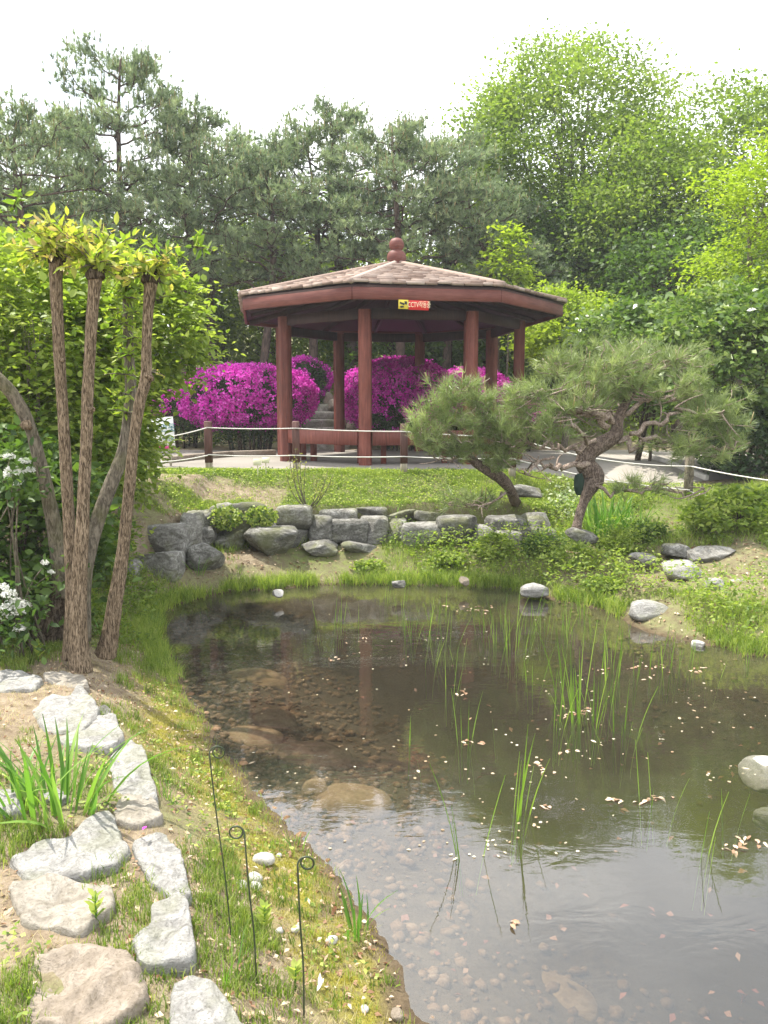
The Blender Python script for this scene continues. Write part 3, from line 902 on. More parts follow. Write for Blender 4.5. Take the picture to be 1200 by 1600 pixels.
icon([(632, 470.5), (636, 471), (636, 476), (632.8, 475.5)], 0.051, 'camera_icon', M['ink_black'])
icon([(625, 478), (630, 477.5), (632, 480), (626, 481)], 0.051, 'camera_icon', M['ink_black'])
def text_mesh(name, body, size, origin, X, Z, off_n, mat, parent_thing, xs=1.0, extr=0.001):
    cu = bpy.data.curves.new(name, 'FONT'); cu.body = body; cu.size = size; cu.extrude = extr; cu.resolution_u = 3
    cu.align_x = 'CENTER'; cu.align_y = 'CENTER'; cu.offset = 0
    o = bpy.data.objects.new(name, cu); COL.objects.link(o)
    dg = bpy.context.evaluated_depsgraph_get(); me = bpy.data.meshes.new_from_object(o.evaluated_get(dg))
    COL.objects.unlink(o); bpy.data.objects.remove(o)
    me.materials.clear(); me.materials.append(mat)
    Zu = np.cross(X, Z)   # out of the board
    Mx = Matrix(((X[0] * xs, Z[0], Zu[0], origin[0]), (X[1] * xs, Z[1], Zu[1], origin[1]), (X[2] * xs, Z[2], Zu[2], origin[2]), (0, 0, 0, 1)))
    return parent_thing.piece(name, me, mat, Mx)
text_mesh('lettering', 'CCTV\uc791\ub3d9\uc911', 0.100, on_board(655.0, 476.6, 0.050), ex, np.array([0, 0, 1.0]), 0, M['ink_cream'], sg, 0.62)

# ================================================================ ROPE FENCE
fence = Thing('rope_fence', 'low fence of brown wooden posts joined by two slack white ropes before the pavilion', 'fence', (0, 10.8, 1.0))
posts = [(238, 745, 690, 'g'), (327, 741, 658, 'b'), (463, 738, 658, 'b'), (631, 737, 662, 'b'), (800, 738, 668, 'b'), (1075, 775, 705, 'g')]
pt = []
for (px, yb, yt, kind) in posts:
    Yp = 10.7 if px != 1075 else float(ong(1075, 775)[1])
    if px == 238: Yp = 10.3
    b_ = at(px, yb, Yp); t_ = at(px, yt, Yp); b_[2] = gz(b_[0], Yp)
    g = Geo()
    if kind == 'b':
        box(g, (b_[0], Yp, (b_[2] + 0.12 + t_[2]) / 2), (0.095, 0.095, t_[2] - b_[2] - 0.12), 0.05, None, 0.5, 0.008)
        po = fence.part('post', g, M['wood_post'])
        g = Geo(); box(g, (b_[0], Yp, b_[2] + 0.05), (0.085, 0.085, 0.16), 0.05, None, 0.5, 0.006); fence.part('post_foot', g, M['wood_bare'], po)
    else:
        box(g, (b_[0], Yp, (b_[2] - 0.05 + t_[2]) / 2), (0.09, 0.09, t_[2] - b_[2] + 0.05), 0.2, None, 0.5, 0.01)
        fence.part('post', g, M['bark_grey'] if px > 1000 else M['wood_bare'])
    pt.append((b_[0], Yp, b_[2], t_[2]))
def rope(a, b, sag, r=0.0078):
    t = np.linspace(0, 1, 15)[:, None]; P_ = a + (b - a) * t; P_[:, 2] -= 4 * sag * (t[:, 0] * (1 - t[:, 0]))
    g = Geo(); L_ = np.linalg.norm(b - a); tube(g, P_, r, 6); fence.part('rope', g, M['rope'], smooth=True)
def pz(k, yt, dy=-0.055): return np.array([pt[k][0], pt[k][1] + dy, at(posts[k][0], yt, pt[k][1])[2]])
rope(at(150, 690, 9.6), pz(0, 692), 0.02); rope(pz(0, 686, 0), pz(1, 668), 0.02)
rope(at(150, 735, 9.6), pz(0, 724), 0.02); rope(pz(0, 722), pz(1, 711), 0.02)
for k, (u0, u1, l0, l1) in {1: (668, 669, 710, 711), 2: (669, 674, 711, 713), 3: (674, 683, 713, 716)}.items():
    rope(pz(k, u0), pz(k + 1, u1), 0.012); rope(pz(k, l0), pz(k + 1, l1), 0.015)
rope(pz(4, 683), pz(5, 728), 0.10); rope(pz(4, 716), pz(5, 765), 0.06)
rope(pz(5, 728), at(1290, 760, 8.6), 0.03); rope(pz(5, 768), at(1290, 800, 8.6), 0.03)

# small boards
bd = Thing('notice_board', 'white notice board with teal lettering and pink foot band half hidden by leaves', 'sign', at(262, 712, 11.9))
a_, b_ = at(232, 678, 11.9), at(272, 676, 11.9)
g = Geo(); bar(g, a_, b_, 0.03, 0.47, 0.5, 0.003); bd.part('board', g, M['sign_white'])
a_, b_ = at(232, 700.5, 11.87), at(272, 698.5, 11.87)
g = Geo(); bar(g, a_, b_, 0.012, 0.045, 0.5, 0.002); bd.part('band', g, M['sign_pink'])
for px in (238, 266):
    c = at(px, 700, 11.93); g = Geo(); box(g, (c[0], c[1], 1.12), (0.03, 0.03, 0.30), 0, None, 0.5, 0.003); bd.part('leg', g, M['wood_bare'])
X_ = unit(b_ - a_); Z_ = np.array([0, 0, 1.0])
text_mesh('lettering', '\uc5f0\ubabb', 0.13, at(262, 669, 11.872), X_, Z_, 0, M['ink_teal'], bd)
text_mesh('lettering', '\uc0dd\ud0dc', 0.09, at(263, 687, 11.872), X_, Z_, 0, M['ink_teal'], bd)

def label_card(px, py, Y, w, h, rot, lab):
    p = at(px, py, Y); gnd = gz(p[0], Y)
    t_ = Thing('plant_label', lab, 'plant label', (p[0], Y, gnd))
    g = Geo(); Mt = Matrix.Rotation(rot, 3, 'Z') @ Matrix.Rotation(-0.3, 3, 'X'); box(g, p, (w, 0.008, h), 0, Mt, 0.5, 0.002); t_.part('card', g, M['label_card'])
    g = Geo(); bar(g, (p[0], Y + 0.012, gnd - 0.03), (p[0], Y + 0.012, p[2]), 0.012, 0.012, 0.5, 0.001, up=(0, 1, 0)); t_.part('stake', g, M['label_card'])
label_card(402, 722, 10.2, 0.10, 0.085, 0.2, 'small cream plant label on the lawn, left one of the pair')
label_card(415, 719, 10.3, 0.10, 0.075, -0.15, 'small cream plant label on the lawn, right one of the pair')

# ================================================================ STONE STEPS behind the pavilion
st = Thing('garden_steps', 'worn stone steps climbing between the two large azalea bushes', 'steps', at(515, 690, 17.2))
for k in range(6):
    Y = 17.15 + k * 0.34; z = 1.02 + 0.17 * k
    c = at(512 - k * 3, 680, Y)
    g = Geo(); rock(g, (c[0], Y, z + 0.0), (0.95 - 0.04 * k, 0.42, 0.22), 60 + k, 7, R.uniform(-.03, .03), 3, 2, 0.02); st.part('step', g, M['step_stone'])
er = at(560, 680, 17)[0]
for k in range(7):
    Y = 17.0 + k * 0.33
    c = at(570 - k * 9.5, 680, Y); g = Geo(); rock(g, (c[0], Y, 1.10 + 0.165 * k), (0.28, 0.42, 0.34), 80 + k, 3, 0.2, 3, 5, 0.04); st.part('edge_stone', g, M['stone_sand'])

M['stone_wallpale'] = stone_mat('lighter_wall_stone', ((0.09, 0.085, 0.07), (0.27, 0.26, 0.235), (0.50, 0.49, 0.455)), 7, 0.35, 1.0, (1, 1, 2))
BOULD = []
# ================================================================ STONE RETAINING WALL and boulders
wall = Thing('retaining_wall', 'rough dry stone retaining wall edging the lawn above the pond', 'stone wall', (0, 9.3, 0.3))
def stone_px(x0, x1, y0, y1, Y, depth, seed, boxy=4.5, cuts=7, rot=0.0, bury=0.05, level=4):
    a = at(x0, (y0 + y1) / 2, Y); b = at(x1, (y0 + y1) / 2, Y); zt = at(600, y0, Y)[2]; zb = at(600, y1, Y)[2] - bury
    g = Geo(); c = ((a[0] + b[0]) / 2, Y + depth * 0.4, (zt + zb) / 2)
    rock(g, c, ((b[0] - a[0]) * 1.02, depth, (zt - zb) * 1.02), seed, boxy, rot, level, cuts, 0.055)
    return g, np.array([c[0], c[1], zb])
WS = [(140, 212, 880, 918, 7.8), (205, 275, 866, 905, 7.98), (222, 290, 824, 872, 8.35), (284, 308, 806, 862, 8.65), (304, 334, 802, 828, 9.0), (303, 332, 826, 856, 8.85), (330, 384, 792, 828, 9.05),
      (334, 376, 828, 858, 9.0), (352, 432, 788, 832, 9.12), (430, 484, 794, 832, 9.2), (432, 480, 830, 850, 9.1), (484, 516, 811, 843, 9.15), (500, 556, 799, 816, 9.4), (515, 573, 815, 842, 9.2), (556, 602, 796, 812, 9.5), (565, 604, 812, 848, 9.25),
      (598, 652, 801, 815, 9.5), (600, 634, 815, 848, 9.3), (630, 690, 821, 852, 9.15), (650, 706, 801, 818, 9.45), (685, 746, 811, 848, 9.15), (742, 768, 826, 852, 9.1), (763, 822, 812, 836, 9.2), (812, 862, 808, 832, 9.2), (765, 815, 834, 862, 9.0), (815, 870, 830, 858, 9.0)]
for q, (x0, x1, y0, y1, Y) in enumerate(WS):
    g, c = stone_px(x0 - 3, x1 + 3, y0 - 3, y1 + 2, Y - .10, 0.42, 100 + q, 6.5, 4 if x1 > 280 else 2); wall.part('stone', g, M['stone_grey' if q % 3 and x1 > 300 else 'stone_wallpale'])
def boulder(name, cat, x0, x1, y0, y1, Y, depth, seed, mat, label, boxy=3, cuts=9, rot=0.0, group=None, bury=0.03):
    g, c = stone_px(x0, x1, y0, y1, Y, depth, seed, boxy, cuts, rot, bury)
    BOULD.append((c[0], c[1], (x1 - x0) / 2500 * Y + .03))
    return single(name, g, M[mat], label, cat, c, group)
GB = 'boulders round the pond'
boulder('boulder', 'boulder', 377, 463, 827, 870, 8.65, 0.5, 201, 'stone_grey', 'largest grey boulder standing before the middle of the stone wall', 4, 7, group=GB)
boulder('boulder', 'boulder', 288, 346, 852, 892, 8.2, 0.35, 202, 'stone_grey', 'rounded grey boulder at the left foot of the stone wall', 3, 9, group=GB)
boulder('boulder', 'boulder', 468, 528, 847, 868, 8.8, 0.3, 203, 'stone_grey', 'low flat stone in grass just right of the largest boulder', 3.5, 7, group=GB)
boulder('boulder', 'boulder', 532, 588, 848, 866, 8.85, 0.3, 204, 'stone_grey', 'low buried stone in grass under the middle of the wall', 3.5, 7, group=GB)
boulder('boulder', 'boulder', 888, 938, 826, 848, 8.5, 0.35, 205, 'stone_grey', 'grey stone beneath the twisted pine trunk', 4, 6, group=GB)
boulder('boulder', 'boulder', 800, 850, 758, 776, 9.6, 0.35, 206, 'stone_grey', 'dark flat rock at the lawn edge left of the twisted pine', 4, 7, group=GB)
boulder('boulder', 'boulder', 1042, 1108, 880, 904, 7.5, 0.35, 207, 'stone_pale', 'pale wedge shaped rock on the right bank slope', 2.6, 9, group=GB)
boulder('boulder', 'boulder', 1084, 1160, 858, 884, 7.9, 0.35, 208, 'stone_wallpale', 'long pale grey rock high on the right bank below the leafy shrub', 4, 7, group=GB)
boulder('boulder', 'boulder', 1042, 1082, 852, 870, 8.1, 0.3, 209, 'stone_grey', 'small dull grey rock left of the long grey rock', 3, 7, group=GB)
boulder('boulder', 'boulder', 1150, 1205, 876, 890, 7.8, 0.3, 210, 'stone_grey', 'flat grey rock at the right picture edge below the shrub', 4, 6, group=GB)
boulder('boulder', 'boulder', 1106, 1136, 906, 922, 7.15, 0.22, 211, 'stone_pale', 'small pale round rock on the right bank', 2.6, 8, group=GB)
boulder('boulder', 'boulder', 1144, 1202, 910, 930, 7.1, 0.28, 212, 'stone_pale', 'pale flat rock at the right edge beside the small round rock', 3, 8, group=GB)
boulder('boulder', 'boulder', 988, 1050, 944, 970, 6.75, 0.30, 213, 'stone_pale', 'rounded pale rock at the water edge on the right', 2.6, 9, group=GB)
boulder('boulder', 'boulder', 815, 859, 915, 926, 7.62, 0.30, 214, 'stone_pale', 'tilted pale slab half in the water at the far shore', 5, 5, group=GB, bury=0.055)
boulder('boulder', 'boulder', 1084, 1104, 1003, 1016, 6.1, 0.12, 215, 'stone_white', 'small white stone in shallow water near the right bank', 2.4, 6, group=GB, bury=0.02)
boulder('boulder', 'boulder', 612, 634, 908, 917, 7.75, 0.14, 216, 'stone_grey', 'little grey stone on the far shore in line with the front pavilion column', 2.6, 6, group=GB, bury=0.02)
boulder('boulder', 'boulder', 424, 442, 923, 932, 7.5, 0.12, 217, 'stone_white', 'little white stone at the far left corner of the pond', 2.6, 6, group=GB, bury=0.02)
boulder('boulder', 'boulder', 718, 734, 903, 914, 7.9, 0.12, 218, 'stone_sand', 'little tan stone on the far bank above the reeds', 2.6, 6, group=GB, bury=0.02)
boulder('boulder', 'boulder', 990, 1030, 868, 884, 7.9, 0.3, 219, 'stone_grey', 'dark half buried stone among herbs on the right slope', 3, 7, group=GB)
# white striped stone and pale slab at the right frame edge
boulder('striped_stone', 'stone', 1181, 1260, 1203, 1242, 3.92, 0.30, 220, 'stone_white', 'bright white smooth stone with dark bands rising from the pond at the right edge', 2.2, 4, 0.3)
boulder('boulder', 'boulder', 1186, 1250, 1274, 1300, 3.62, 0.10, 221, 'stone_pale', 'thin pale sliver of rock in the pond just under the white stone', 3, 5, -0.6, group=GB, bury=0.02)

# ---------------------------------------------------------------- flat stones of the left bank
SLABS = []
def chaikin(P_, seed):
    for _ in range(1):
        Nx = np.roll(P_, -1, 0); P_ = np.stack([P_ * .88 + Nx * .12, P_ * .12 + Nx * .88], 1).reshape(-1, 2)
    out = []
    per = np.sum(np.linalg.norm(np.roll(P_, -1, 0) - P_, axis=1))
    for a, b in zip(P_, np.roll(P_, -1, 0)):
        k = max(1, int(round(np.linalg.norm(b - a) / per * 64)))
        for i in range(k): out.append(a + (b - a) * i / k)
    out = np.array(out); c = out.mean(0); r = np.linalg.norm(out - c, axis=1, keepdims=True)
    n = vn(out[:, 0] * 22 + seed, out[:, 1] * 22, seed=seed + 30, oct=3) - .5
    return out + (out - c) / r * n[:, None] * per * .022
def slab(px, th, seed, mat, label, name='edging_stone', cat='stone', group='flat stones along the left bank', rough=0.014, z=None):
    zc = np.mean([ong(a, b)[2] for a, b in px]) if z is None else z
    P_ = np.array([on(a, b, zc + th * 0.8)[:2] for a, b in px])
    P_ = P_.mean(0) + (P_ - P_.mean(0)) * 1.19; P_ = chaikin(P_, seed)
    SLABS.append(P_); th = th * 0.34
    c = P_.mean(0); zc = float(np.percentile(H(np.r_[P_[:, 0], c[0] + (P_[:, 0] - c[0]) * .5], np.r_[P_[:, 1], c[1] + (P_[:, 1] - c[1]) * .5]), 85))
    rings = [(1.03, -0.10), (1.02, -0.01), (0.99, th * 0.6), (0.965, th * 0.88), (0.93, th * .97)] + [(v, th) for v in (.88, .82, .76, .69, .62, .55, .48, .41, .34, .27, .20, .13, .06)]
    n = len(P_); V = []
    for s_, z_ in rings:
        q = c + (P_ - c) * s_
        th_ = 0
        m = vn(q[:, 0] * 26 + seed, q[:, 1] * 14, np.full(n, z_ * 9), seed=seed, oct=3) - 0.5
        m2 = vn(q[:, 0] * 8 + seed, q[:, 1] * 8, seed=seed + 2, oct=2) - 0.5
        q = q + (P_ - c) * m[:, None] * 0.05
        V.append(np.c_[q, zc + z_ + (m * rough * 1.8 + m2 * rough * 2.6) * (z_ > 0)])
    V = np.concatenate(V); V = np.concatenate([V, [[c[0], c[1], zc + th]]])
    k = np.arange(n); Q = np.concatenate([np.stack([r * n + k, r * n + (k + 1) % n, (r + 1) * n + (k + 1) % n, (r + 1) * n + k], 1) for r in range(len(rings) - 1)])
    b = (len(rings) - 1) * n; T = np.stack([b + k, b + (k + 1) % n, np.full(n, len(V) - 1)], 1)
    area = 0.5 * np.sum(P_[:, 0] * np.roll(P_[:, 1], -1) - P_[:, 1] * np.roll(P_[:, 0], -1))
    if area < 0: Q = Q[:, ::-1]; T = T[:, ::-1]
    g = Geo(); g.add(V, T, Q)
    return single(name, g, M[mat], label, cat, (c[0], c[1], zc), group)
slab([(-30, 1048), (28, 1044), (60, 1055), (48, 1070), (-30, 1072)], 0.05, 1, 'stone_pale', 'pale flat stone at the left edge below the white flowers')
slab([(70, 1052), (100, 1045), (128, 1054), (134, 1070), (86, 1068)], 0.045, 2, 'stone_flag', 'small flat stone right at the foot of the main trunk')
slab([(56, 1102), (82, 1082), (108, 1086), (122, 1066), (147, 1096), (142, 1114), (122, 1128), (78, 1130)], 0.06, 3, 'stone_pale', 'pale angular stone behind the iris clump')
slab([(95, 1152), (130, 1121), (174, 1121), (187, 1146), (170, 1166), (112, 1162)], 0.06, 4, 'stone_pale', 'broad white stone right of the iris clump top')
slab([(155, 1101), (164, 1097), (172, 1104), (168, 1112), (157, 1111)], 0.04, 5, 'stone_grey', 'fist sized grey stone beside the pale angular stone', rough=0.006)
slab([(177, 1184), (204, 1161), (222, 1174), (241, 1234), (226, 1246), (182, 1232)], 0.07, 6, 'stone_pale', 'long ridged white edging stone right of the iris clump')
slab([(182, 1263), (198, 1240), (238, 1243), (249, 1268), (216, 1283), (186, 1279)], 0.045, 7, 'stone_flag', 'small dusty flat stone between the long ridged stone and the wavy one')
slab([(28, 1324), (70, 1301), (106, 1298), (136, 1270), (166, 1262), (189, 1312), (176, 1331), (120, 1346), (50, 1355)], 0.075, 8, 'stone_pale', 'largest pale flagstone just below the iris clump')
slab([(211, 1312), (257, 1298), (280, 1330), (293, 1380), (270, 1390), (234, 1360)], 0.07, 9, 'stone_pale', 'wavy grained edging stone with a red petal on it')
slab([(240, 1402), (274, 1385), (290, 1408), (299, 1460), (290, 1478), (226, 1482), (211, 1450), (238, 1432)], 0.08, 10, 'stone_pale', 'notched white edging stone left of the wire stakes')
slab([(24, 1382), (80, 1364), (160, 1384), (166, 1410), (122, 1442), (45, 1432)], 0.04, 11, 'stone_flag', 'dusty half buried flagstone below the largest pale one')
slab([(276, 1532), (300, 1514), (332, 1530), (372, 1576), (402, 1650), (340, 1690), (270, 1640)], 0.09, 12, 'stone_pale', 'bright white edging stone cut by the bottom of the picture')
slab([(-30, 1226), (20, 1228), (34, 1255), (16, 1264), (-30, 1262)], 0.05, 13, 'stone_pale', 'pale stone at the left edge beside the iris clump foot')
slab([(68, 1228), (90, 1222), (106, 1236), (88, 1246), (68, 1242)], 0.05, 14, 'stone_pale', 'small pale stone among the iris blades')
slab([(64, 1502), (130, 1478), (204, 1500), (220, 1550), (150, 1594), (56, 1592)], 0.035, 15, 'stone_sand', 'sandy brown earth covered stone at the bottom left', rough=0.03)

# cobbles between wire stakes
CB = [(412, 1350, 19, 'fat'), (397, 1376, 14, ''), (399, 1390, 12, ''), (376, 1389, 13, ''), (517, 1473, 11, ''), (462, 1456, 9, ''), (437, 1457, 8, ''), (436, 1340, 6, ''), (570, 1580, 9, ''), (620, 1590, 14, 'tan')]
CL = ['largest white cobble of the little heap by the wire stakes', 'oval white cobble under the largest one in the heap', 'lowest white cobble of the little heap', 'dull cobble at the left of the little heap', 'white pebble alone on the soil right of the third wire stake',
      'small pebble just left of the third wire stake', 'tiny grey pebble between the second and third wire stakes', 'tiny pebble above the cobble heap', 'small pebble low on the bank near the bottom edge', 'tan cobble on the mossy tip of the bank']
for q, (px, py, r, t) in enumerate(CB):
    p = ong(px, py); w = 2 * r / 1250 * p[1] / CP
    g = Geo(); rock(g, (p[0], p[1], p[2] + w * 0.16), (w, w * 0.8, w * 0.55), 300 + q, 2.2, R.uniform(0, 3), 2, 3, 0.02)
    single('cobble', g, M['stone_sand' if t == 'tan' else 'stone_white'], CL[q], 'cobble', (p[0], p[1], p[2]), 'cobbles on the left bank', smooth=True)

# submerged boulders and the pebble bed
SB = [((487, 1184), 0.46, 0.30, 'broad brown sunken stone, middle one of the row off the left shore'), ((545, 1258), 0.44, 0.34, 'large tan sunken stone nearest the sky reflection'), ((392, 1160), 0.40, 0.28, 'long brown sunken stone close to the left shore'), ((492, 1243), 0.14, 0.11, 'small orange sunken stone touching the large tan one'),
      ((430, 1130), 0.34, 0.26, 'dim brown sunken stone farthest out from the left trunk reflection'), ((850, 1462), 0.42, 0.30, 'pale sunken boulder seen through the sky reflection'), ((930, 1560), 0.60, 0.40, 'widest pale sunken boulder at the bottom of the picture'), ((400, 1060), 0.5, 0.35, 'brown sunken stone under the bright window of reflected sky')]
for q, ((px, py), w, d, lab) in enumerate(SB):
    p = on(px, py, -0.10); zb = gz(p[0], p[1]); topz = -0.022 if q < 5 else (-0.30 if q < 7 else -0.05)
    h = max(0.12, (topz - zb) * 2 + 0.04)
    g = Geo(); rock(g, (p[0], p[1], topz - h / 2), (w, d, h), 400 + q, 2.3, R.uniform(-.3, .3) - 0.25, 3, 5, 0.02)
    single('sunken_boulder', g, M['stone_brown'], lab, 'boulder', (p[0], p[1], topz - h), 'boulders under the water', smooth=True)
g = Geo()
N = 13000
X_ = R.uniform(-2.6, 3.2, N * 3); Y_ = R.uniform(1.6, 7.6, N * 3)
s_ = shore(X_, Y_)
keep = (s_ < -0.03) & (s_ > -1.5) & (R.random(N * 3) < np.exp(s_ / 0.8)) & ((X_ < 0.4) | (Y_ < 3.0) | (R.random(N * 3) < 0.12))
keep &= (Y_ > 3.3) | (R.random(N * 3) < .45)
X_, Y_ = X_[keep][:N], Y_[keep][:N]; Z_ = H(X_, Y_)
V0, T0 = ICO[1]
for q in range(len(X_)):
    r_ = 0.010 + 0.030 * R.random() ** 2.5
    Vp = V0 * (1 + 0.16 * R.normal(size=(len(V0), 1))) * np.array([r_, r_ * R.uniform(.6, .9), r_ * .5]); a = R.uniform(0, 3.1); ca, sa = math.cos(a), math.sin(a)
    g.add(Vp @ np.array([[ca, sa, 0], [-sa, ca, 0], [0, 0, 1]]) + np.array([X_[q], Y_[q], Z_[q] + r_ * .2]), T0, None, R.random())
single('pebbles', g, M['pebble'], 'brown and orange pebbles lying on the shallow pond bed', 'pebbles', (0, 3, -0.2), kind='stuff', smooth=True)

# ================================================================ TREES
def ellip(n, c, r, shell=0.5):
    d = rdir(n); q = R.random(n) ** (1 / 3.0)
    q = q * (1 - shell) + shell * R.uniform(0.75, 1.0, n)
    return np.asarray(c) + d * q[:, None] * np.asarray(r), d

def bez(a, b, c, n):
    t = np.linspace(0, 1, n)[:, None]
    return (1 - t) ** 2 * a + 2 * t * (1 - t) * b + t * t * c

def broadleaf(name, label, cat, base, crown, rad, trunk_r, clumps, per, L, mat, bark, group=None, stems=1, spread=0.32, simple=True, trunk_top=None, horiz=0.35, seed=0, low=0.15, asp=0.6, limb=True, parts=0, lean=None):
    """crown of leaf sprays on real limbs; leaf clumps fill a noisy ellipsoid"""
    global R
    keepR = R; R = np.random.default_rng(1000 + seed)
    base = np.array(base, float); crown = np.array(crown, float); rad = np.array(rad, float)
    t_ = Thing(name, label, cat, base, group)
    gT = Geo(); gB = Geo()
    C_, d_ = ellip(clumps, (0, 0, 0), (1, 1, 1), 0.55)
    k = 0.62 + 0.75 * vn(d_[:, 0] * 1.6 + seed, d_[:, 1] * 1.6, d_[:, 2] * 1.6, seed=seed, oct=2)
    C_ = C_ * k[:, None] * rad + crown
    ok = C_[:, 2] > base[2] + low
    C_ = C_[ok]
    trunks = []
    for s in range(stems):
        off = np.array([R.uniform(-1, 1), R.uniform(-1, 1), 0]) * (rad[0] * 0.35 if stems > 1 else 0.08 * rad[0])
        b0 = base + (np.array([R.uniform(-.1, .1), R.uniform(-.1, .1), 0]) if stems > 1 else 0)
        e0 = crown + off + np.array([0, 0, rad[2] * 0.45])
        m0 = (b0 + e0) / 2 + np.array([R.uniform(-.12, .12) * rad[0], 0, 0])
        P_ = bez(b0 - np.array([0, 0, .1]), m0, e0, 14); P_[1:-1] += R.normal(size=(12, 3)) * trunk_r * 0.25
        tube(gT, P_, np.linspace(trunk_r, trunk_r * 0.15, 14), 8); trunks.append(P_)
    t_.part('trunk', gT, M[bark], smooth=True)
    if limb:
        sub = C_[R.choice(len(C_), min(len(C_), 70), replace=False)]
        for c in sub:
            P_ = trunks[R.integers(len(trunks))]
            zt = min(max(c[2] - R.uniform(.3, .7) * abs(rad[2]) , P_[2][2]), P_[-3][2])
            i0 = int(np.argmin(np.abs(P_[:, 2] - zt))); a = P_[i0]
            m = a * 0.5 + c * 0.5 + np.array([0, 0, R.uniform(-.15, .2)]) * rad[2] * .5
            q = bez(a, m, c, 7); q[1:-1] += R.normal(size=(5, 3)) * 0.02 * rad[0]
            r0 = trunk_r * 0.35 * (1 - i0 / 16)
            tube(gB, q, np.linspace(r0, r0 * .2, 7), 4)
        t_.part('limbs', gB, M[bark], kind='stuff')
    n = len(C_) * per
    ci = np.repeat(np.arange(len(C_)), per)
    off = R.normal(size=(n, 3)) * np.array([1, 1, 0.55]) * spread
    P_ = C_[ci] + off
    P_ = P_[P_[:, 2] > base[2] + 0.02] if low > -1 else P_
    ci = ci[:len(P_)]
    D = unit(rdir(len(P_)) * np.array([1, 1, .5]) + unit(P_ - crown) * 0.5)
    Nn = unit(rdir(len(P_)) * (1 - horiz) + np.array([0, 0, 1.0]) * horiz * 1.6)
    ct = R.uniform(0.15, 0.85, len(C_))
    tint = np.clip(ct[ci] * 0.55 + R.random(len(P_)) * 0.45, 0, 1)
    LL = L * R.uniform(0.5, 1.5, len(P_))
    if parts:
        # the leaves that face the camera and stand out become parts of their own
        dist = np.linalg.norm(P_ - np.array([0, 0, EYE]), axis=1); inner = np.sum((P_ - crown) * (np.array([0, 0, EYE]) - crown), axis=1) / np.linalg.norm(crown)
        fr = np.abs(P_[:, 0] / P_[:, 1]) < 0.47
        sel = np.argsort(-(inner + fr * 5) - R.random(len(P_)) * 0.5)[:parts]
        m_ = np.zeros(len(P_), bool); m_[sel] = True
        gl = Geo(); leaves(gl, np.zeros((1, 3)), np.array([[0, 1., 0]]), np.array([[0, 0, 1.]]), 1.0, asp, 0.6)
        meshes = []
        for tt in (0.3, 0.6, 0.9):
            gq = Geo(); leaves(gq, np.zeros((1, 3)), np.array([[0, 1., 0]]), np.array([[0, 0, 1.]]), 1.0, asp, tt); mm = gq.mesh('leaf'); mm.materials.append(M[mat]); meshes.append(mm)
        for q in sel:
            Y = D[q]; Z = unit(Nn[q] - Y * np.dot(Nn[q], Y)); X = np.cross(Y, Z); l = LL[q] * 1.15
            Mx = Matrix(((X[0] * l, Y[0] * l, Z[0] * l, P_[q][0]), (X[1] * l, Y[1] * l, Z[1] * l, P_[q][1]), (X[2] * l, Y[2] * l, Z[2] * l, P_[q][2]), (0, 0, 0, 1)))
            t_.piece('leaf', meshes[int(tint[q] * 2.99)], None, Mx)
        P_, D, Nn, LL, tint = P_[~m_], D[~m_], Nn[~m_], LL[~m_], tint[~m_]
    g = Geo(); leaves(g, P_, D, Nn, LL, LL * asp, tint, simple=simple)
    t_.part('crown', g, M[mat], kind='stuff' if parts else None)
    R = keepR
    return t_

# ---- background broadleaf trees
TB = 'broadleaf trees behind the pavilion'
def bt(px, pyc, Y, rx, rz, **kw):
    c = at(px, pyc, Y); b = np.array([c[0], Y, gz(c[0], Y)])
    return dict(base=b, crown=c, rad=(rx, rx * 0.9, rz), **kw)
broadleaf('broadleaf_tree', 'tallest airy green tree rising against the sky right of the finial', 'tree', **bt(872, 270, 24, 3.3, 3.5), trunk_r=0.16, clumps=400, per=150, L=0.108, mat='leaf_tree', bark='bark_pine', group=TB, stems=3, spread=0.36, seed=1)
broadleaf('broadleaf_tree', 'tall green tree at the right edge behind the lime maple', 'tree', **bt(1170, 300, 22, 2.7, 2.9), trunk_r=0.15, clumps=240, per=125, L=0.105, mat='leaf_tree', bark='bark_pine', group=TB, stems=2, spread=0.36, seed=2)
broadleaf('broadleaf_tree', 'mid height tree with layered leaves between tall tree and right edge', 'tree', **bt(1010, 345, 20.5, 2.1, 2.3), trunk_r=0.12, clumps=190, per=110, L=0.10, mat='leaf_tree', bark='bark_pine', group=TB, stems=2, spread=0.32, seed=3)
broadleaf('broadleaf_tree', 'darker green tree filling the gap right of the pavilion roof', 'tree', **bt(915, 420, 21.5, 2.0, 1.9), trunk_r=0.12, clumps=190, per=110, L=0.10, mat='leaf_deep', bark='bark_pine', group=TB, stems=2, spread=0.32, seed=4)
broadleaf('broadleaf_tree', 'dark leafy tree behind the glossy bush at the right', 'tree', **bt(1075, 450, 18.5, 1.9, 1.3), trunk_r=0.12, clumps=130, per=80, L=0.11, mat='leaf_deep', bark='bark_pine', group=TB, stems=2, spread=0.3, seed=5)
broadleaf('maple_tree', 'bright lime green maple leaning in from the right edge', 'tree', **bt(1210, 385, 13, 1.3, 1.45), trunk_r=0.09, clumps=150, per=85, L=0.075, mat='leaf_lime', bark='bark_grey', stems=2, spread=0.2, seed=6, horiz=0.6)
broadleaf('young_tree', 'slim yellow-green sapling beside the right end of the pavilion roof', 'tree', **bt(795, 420, 18, 0.55, 0.95), trunk_r=0.04, clumps=38, per=40, L=0.11, mat='leaf_lime', bark='bark_grey', spread=0.16, seed=7, horiz=0.6)
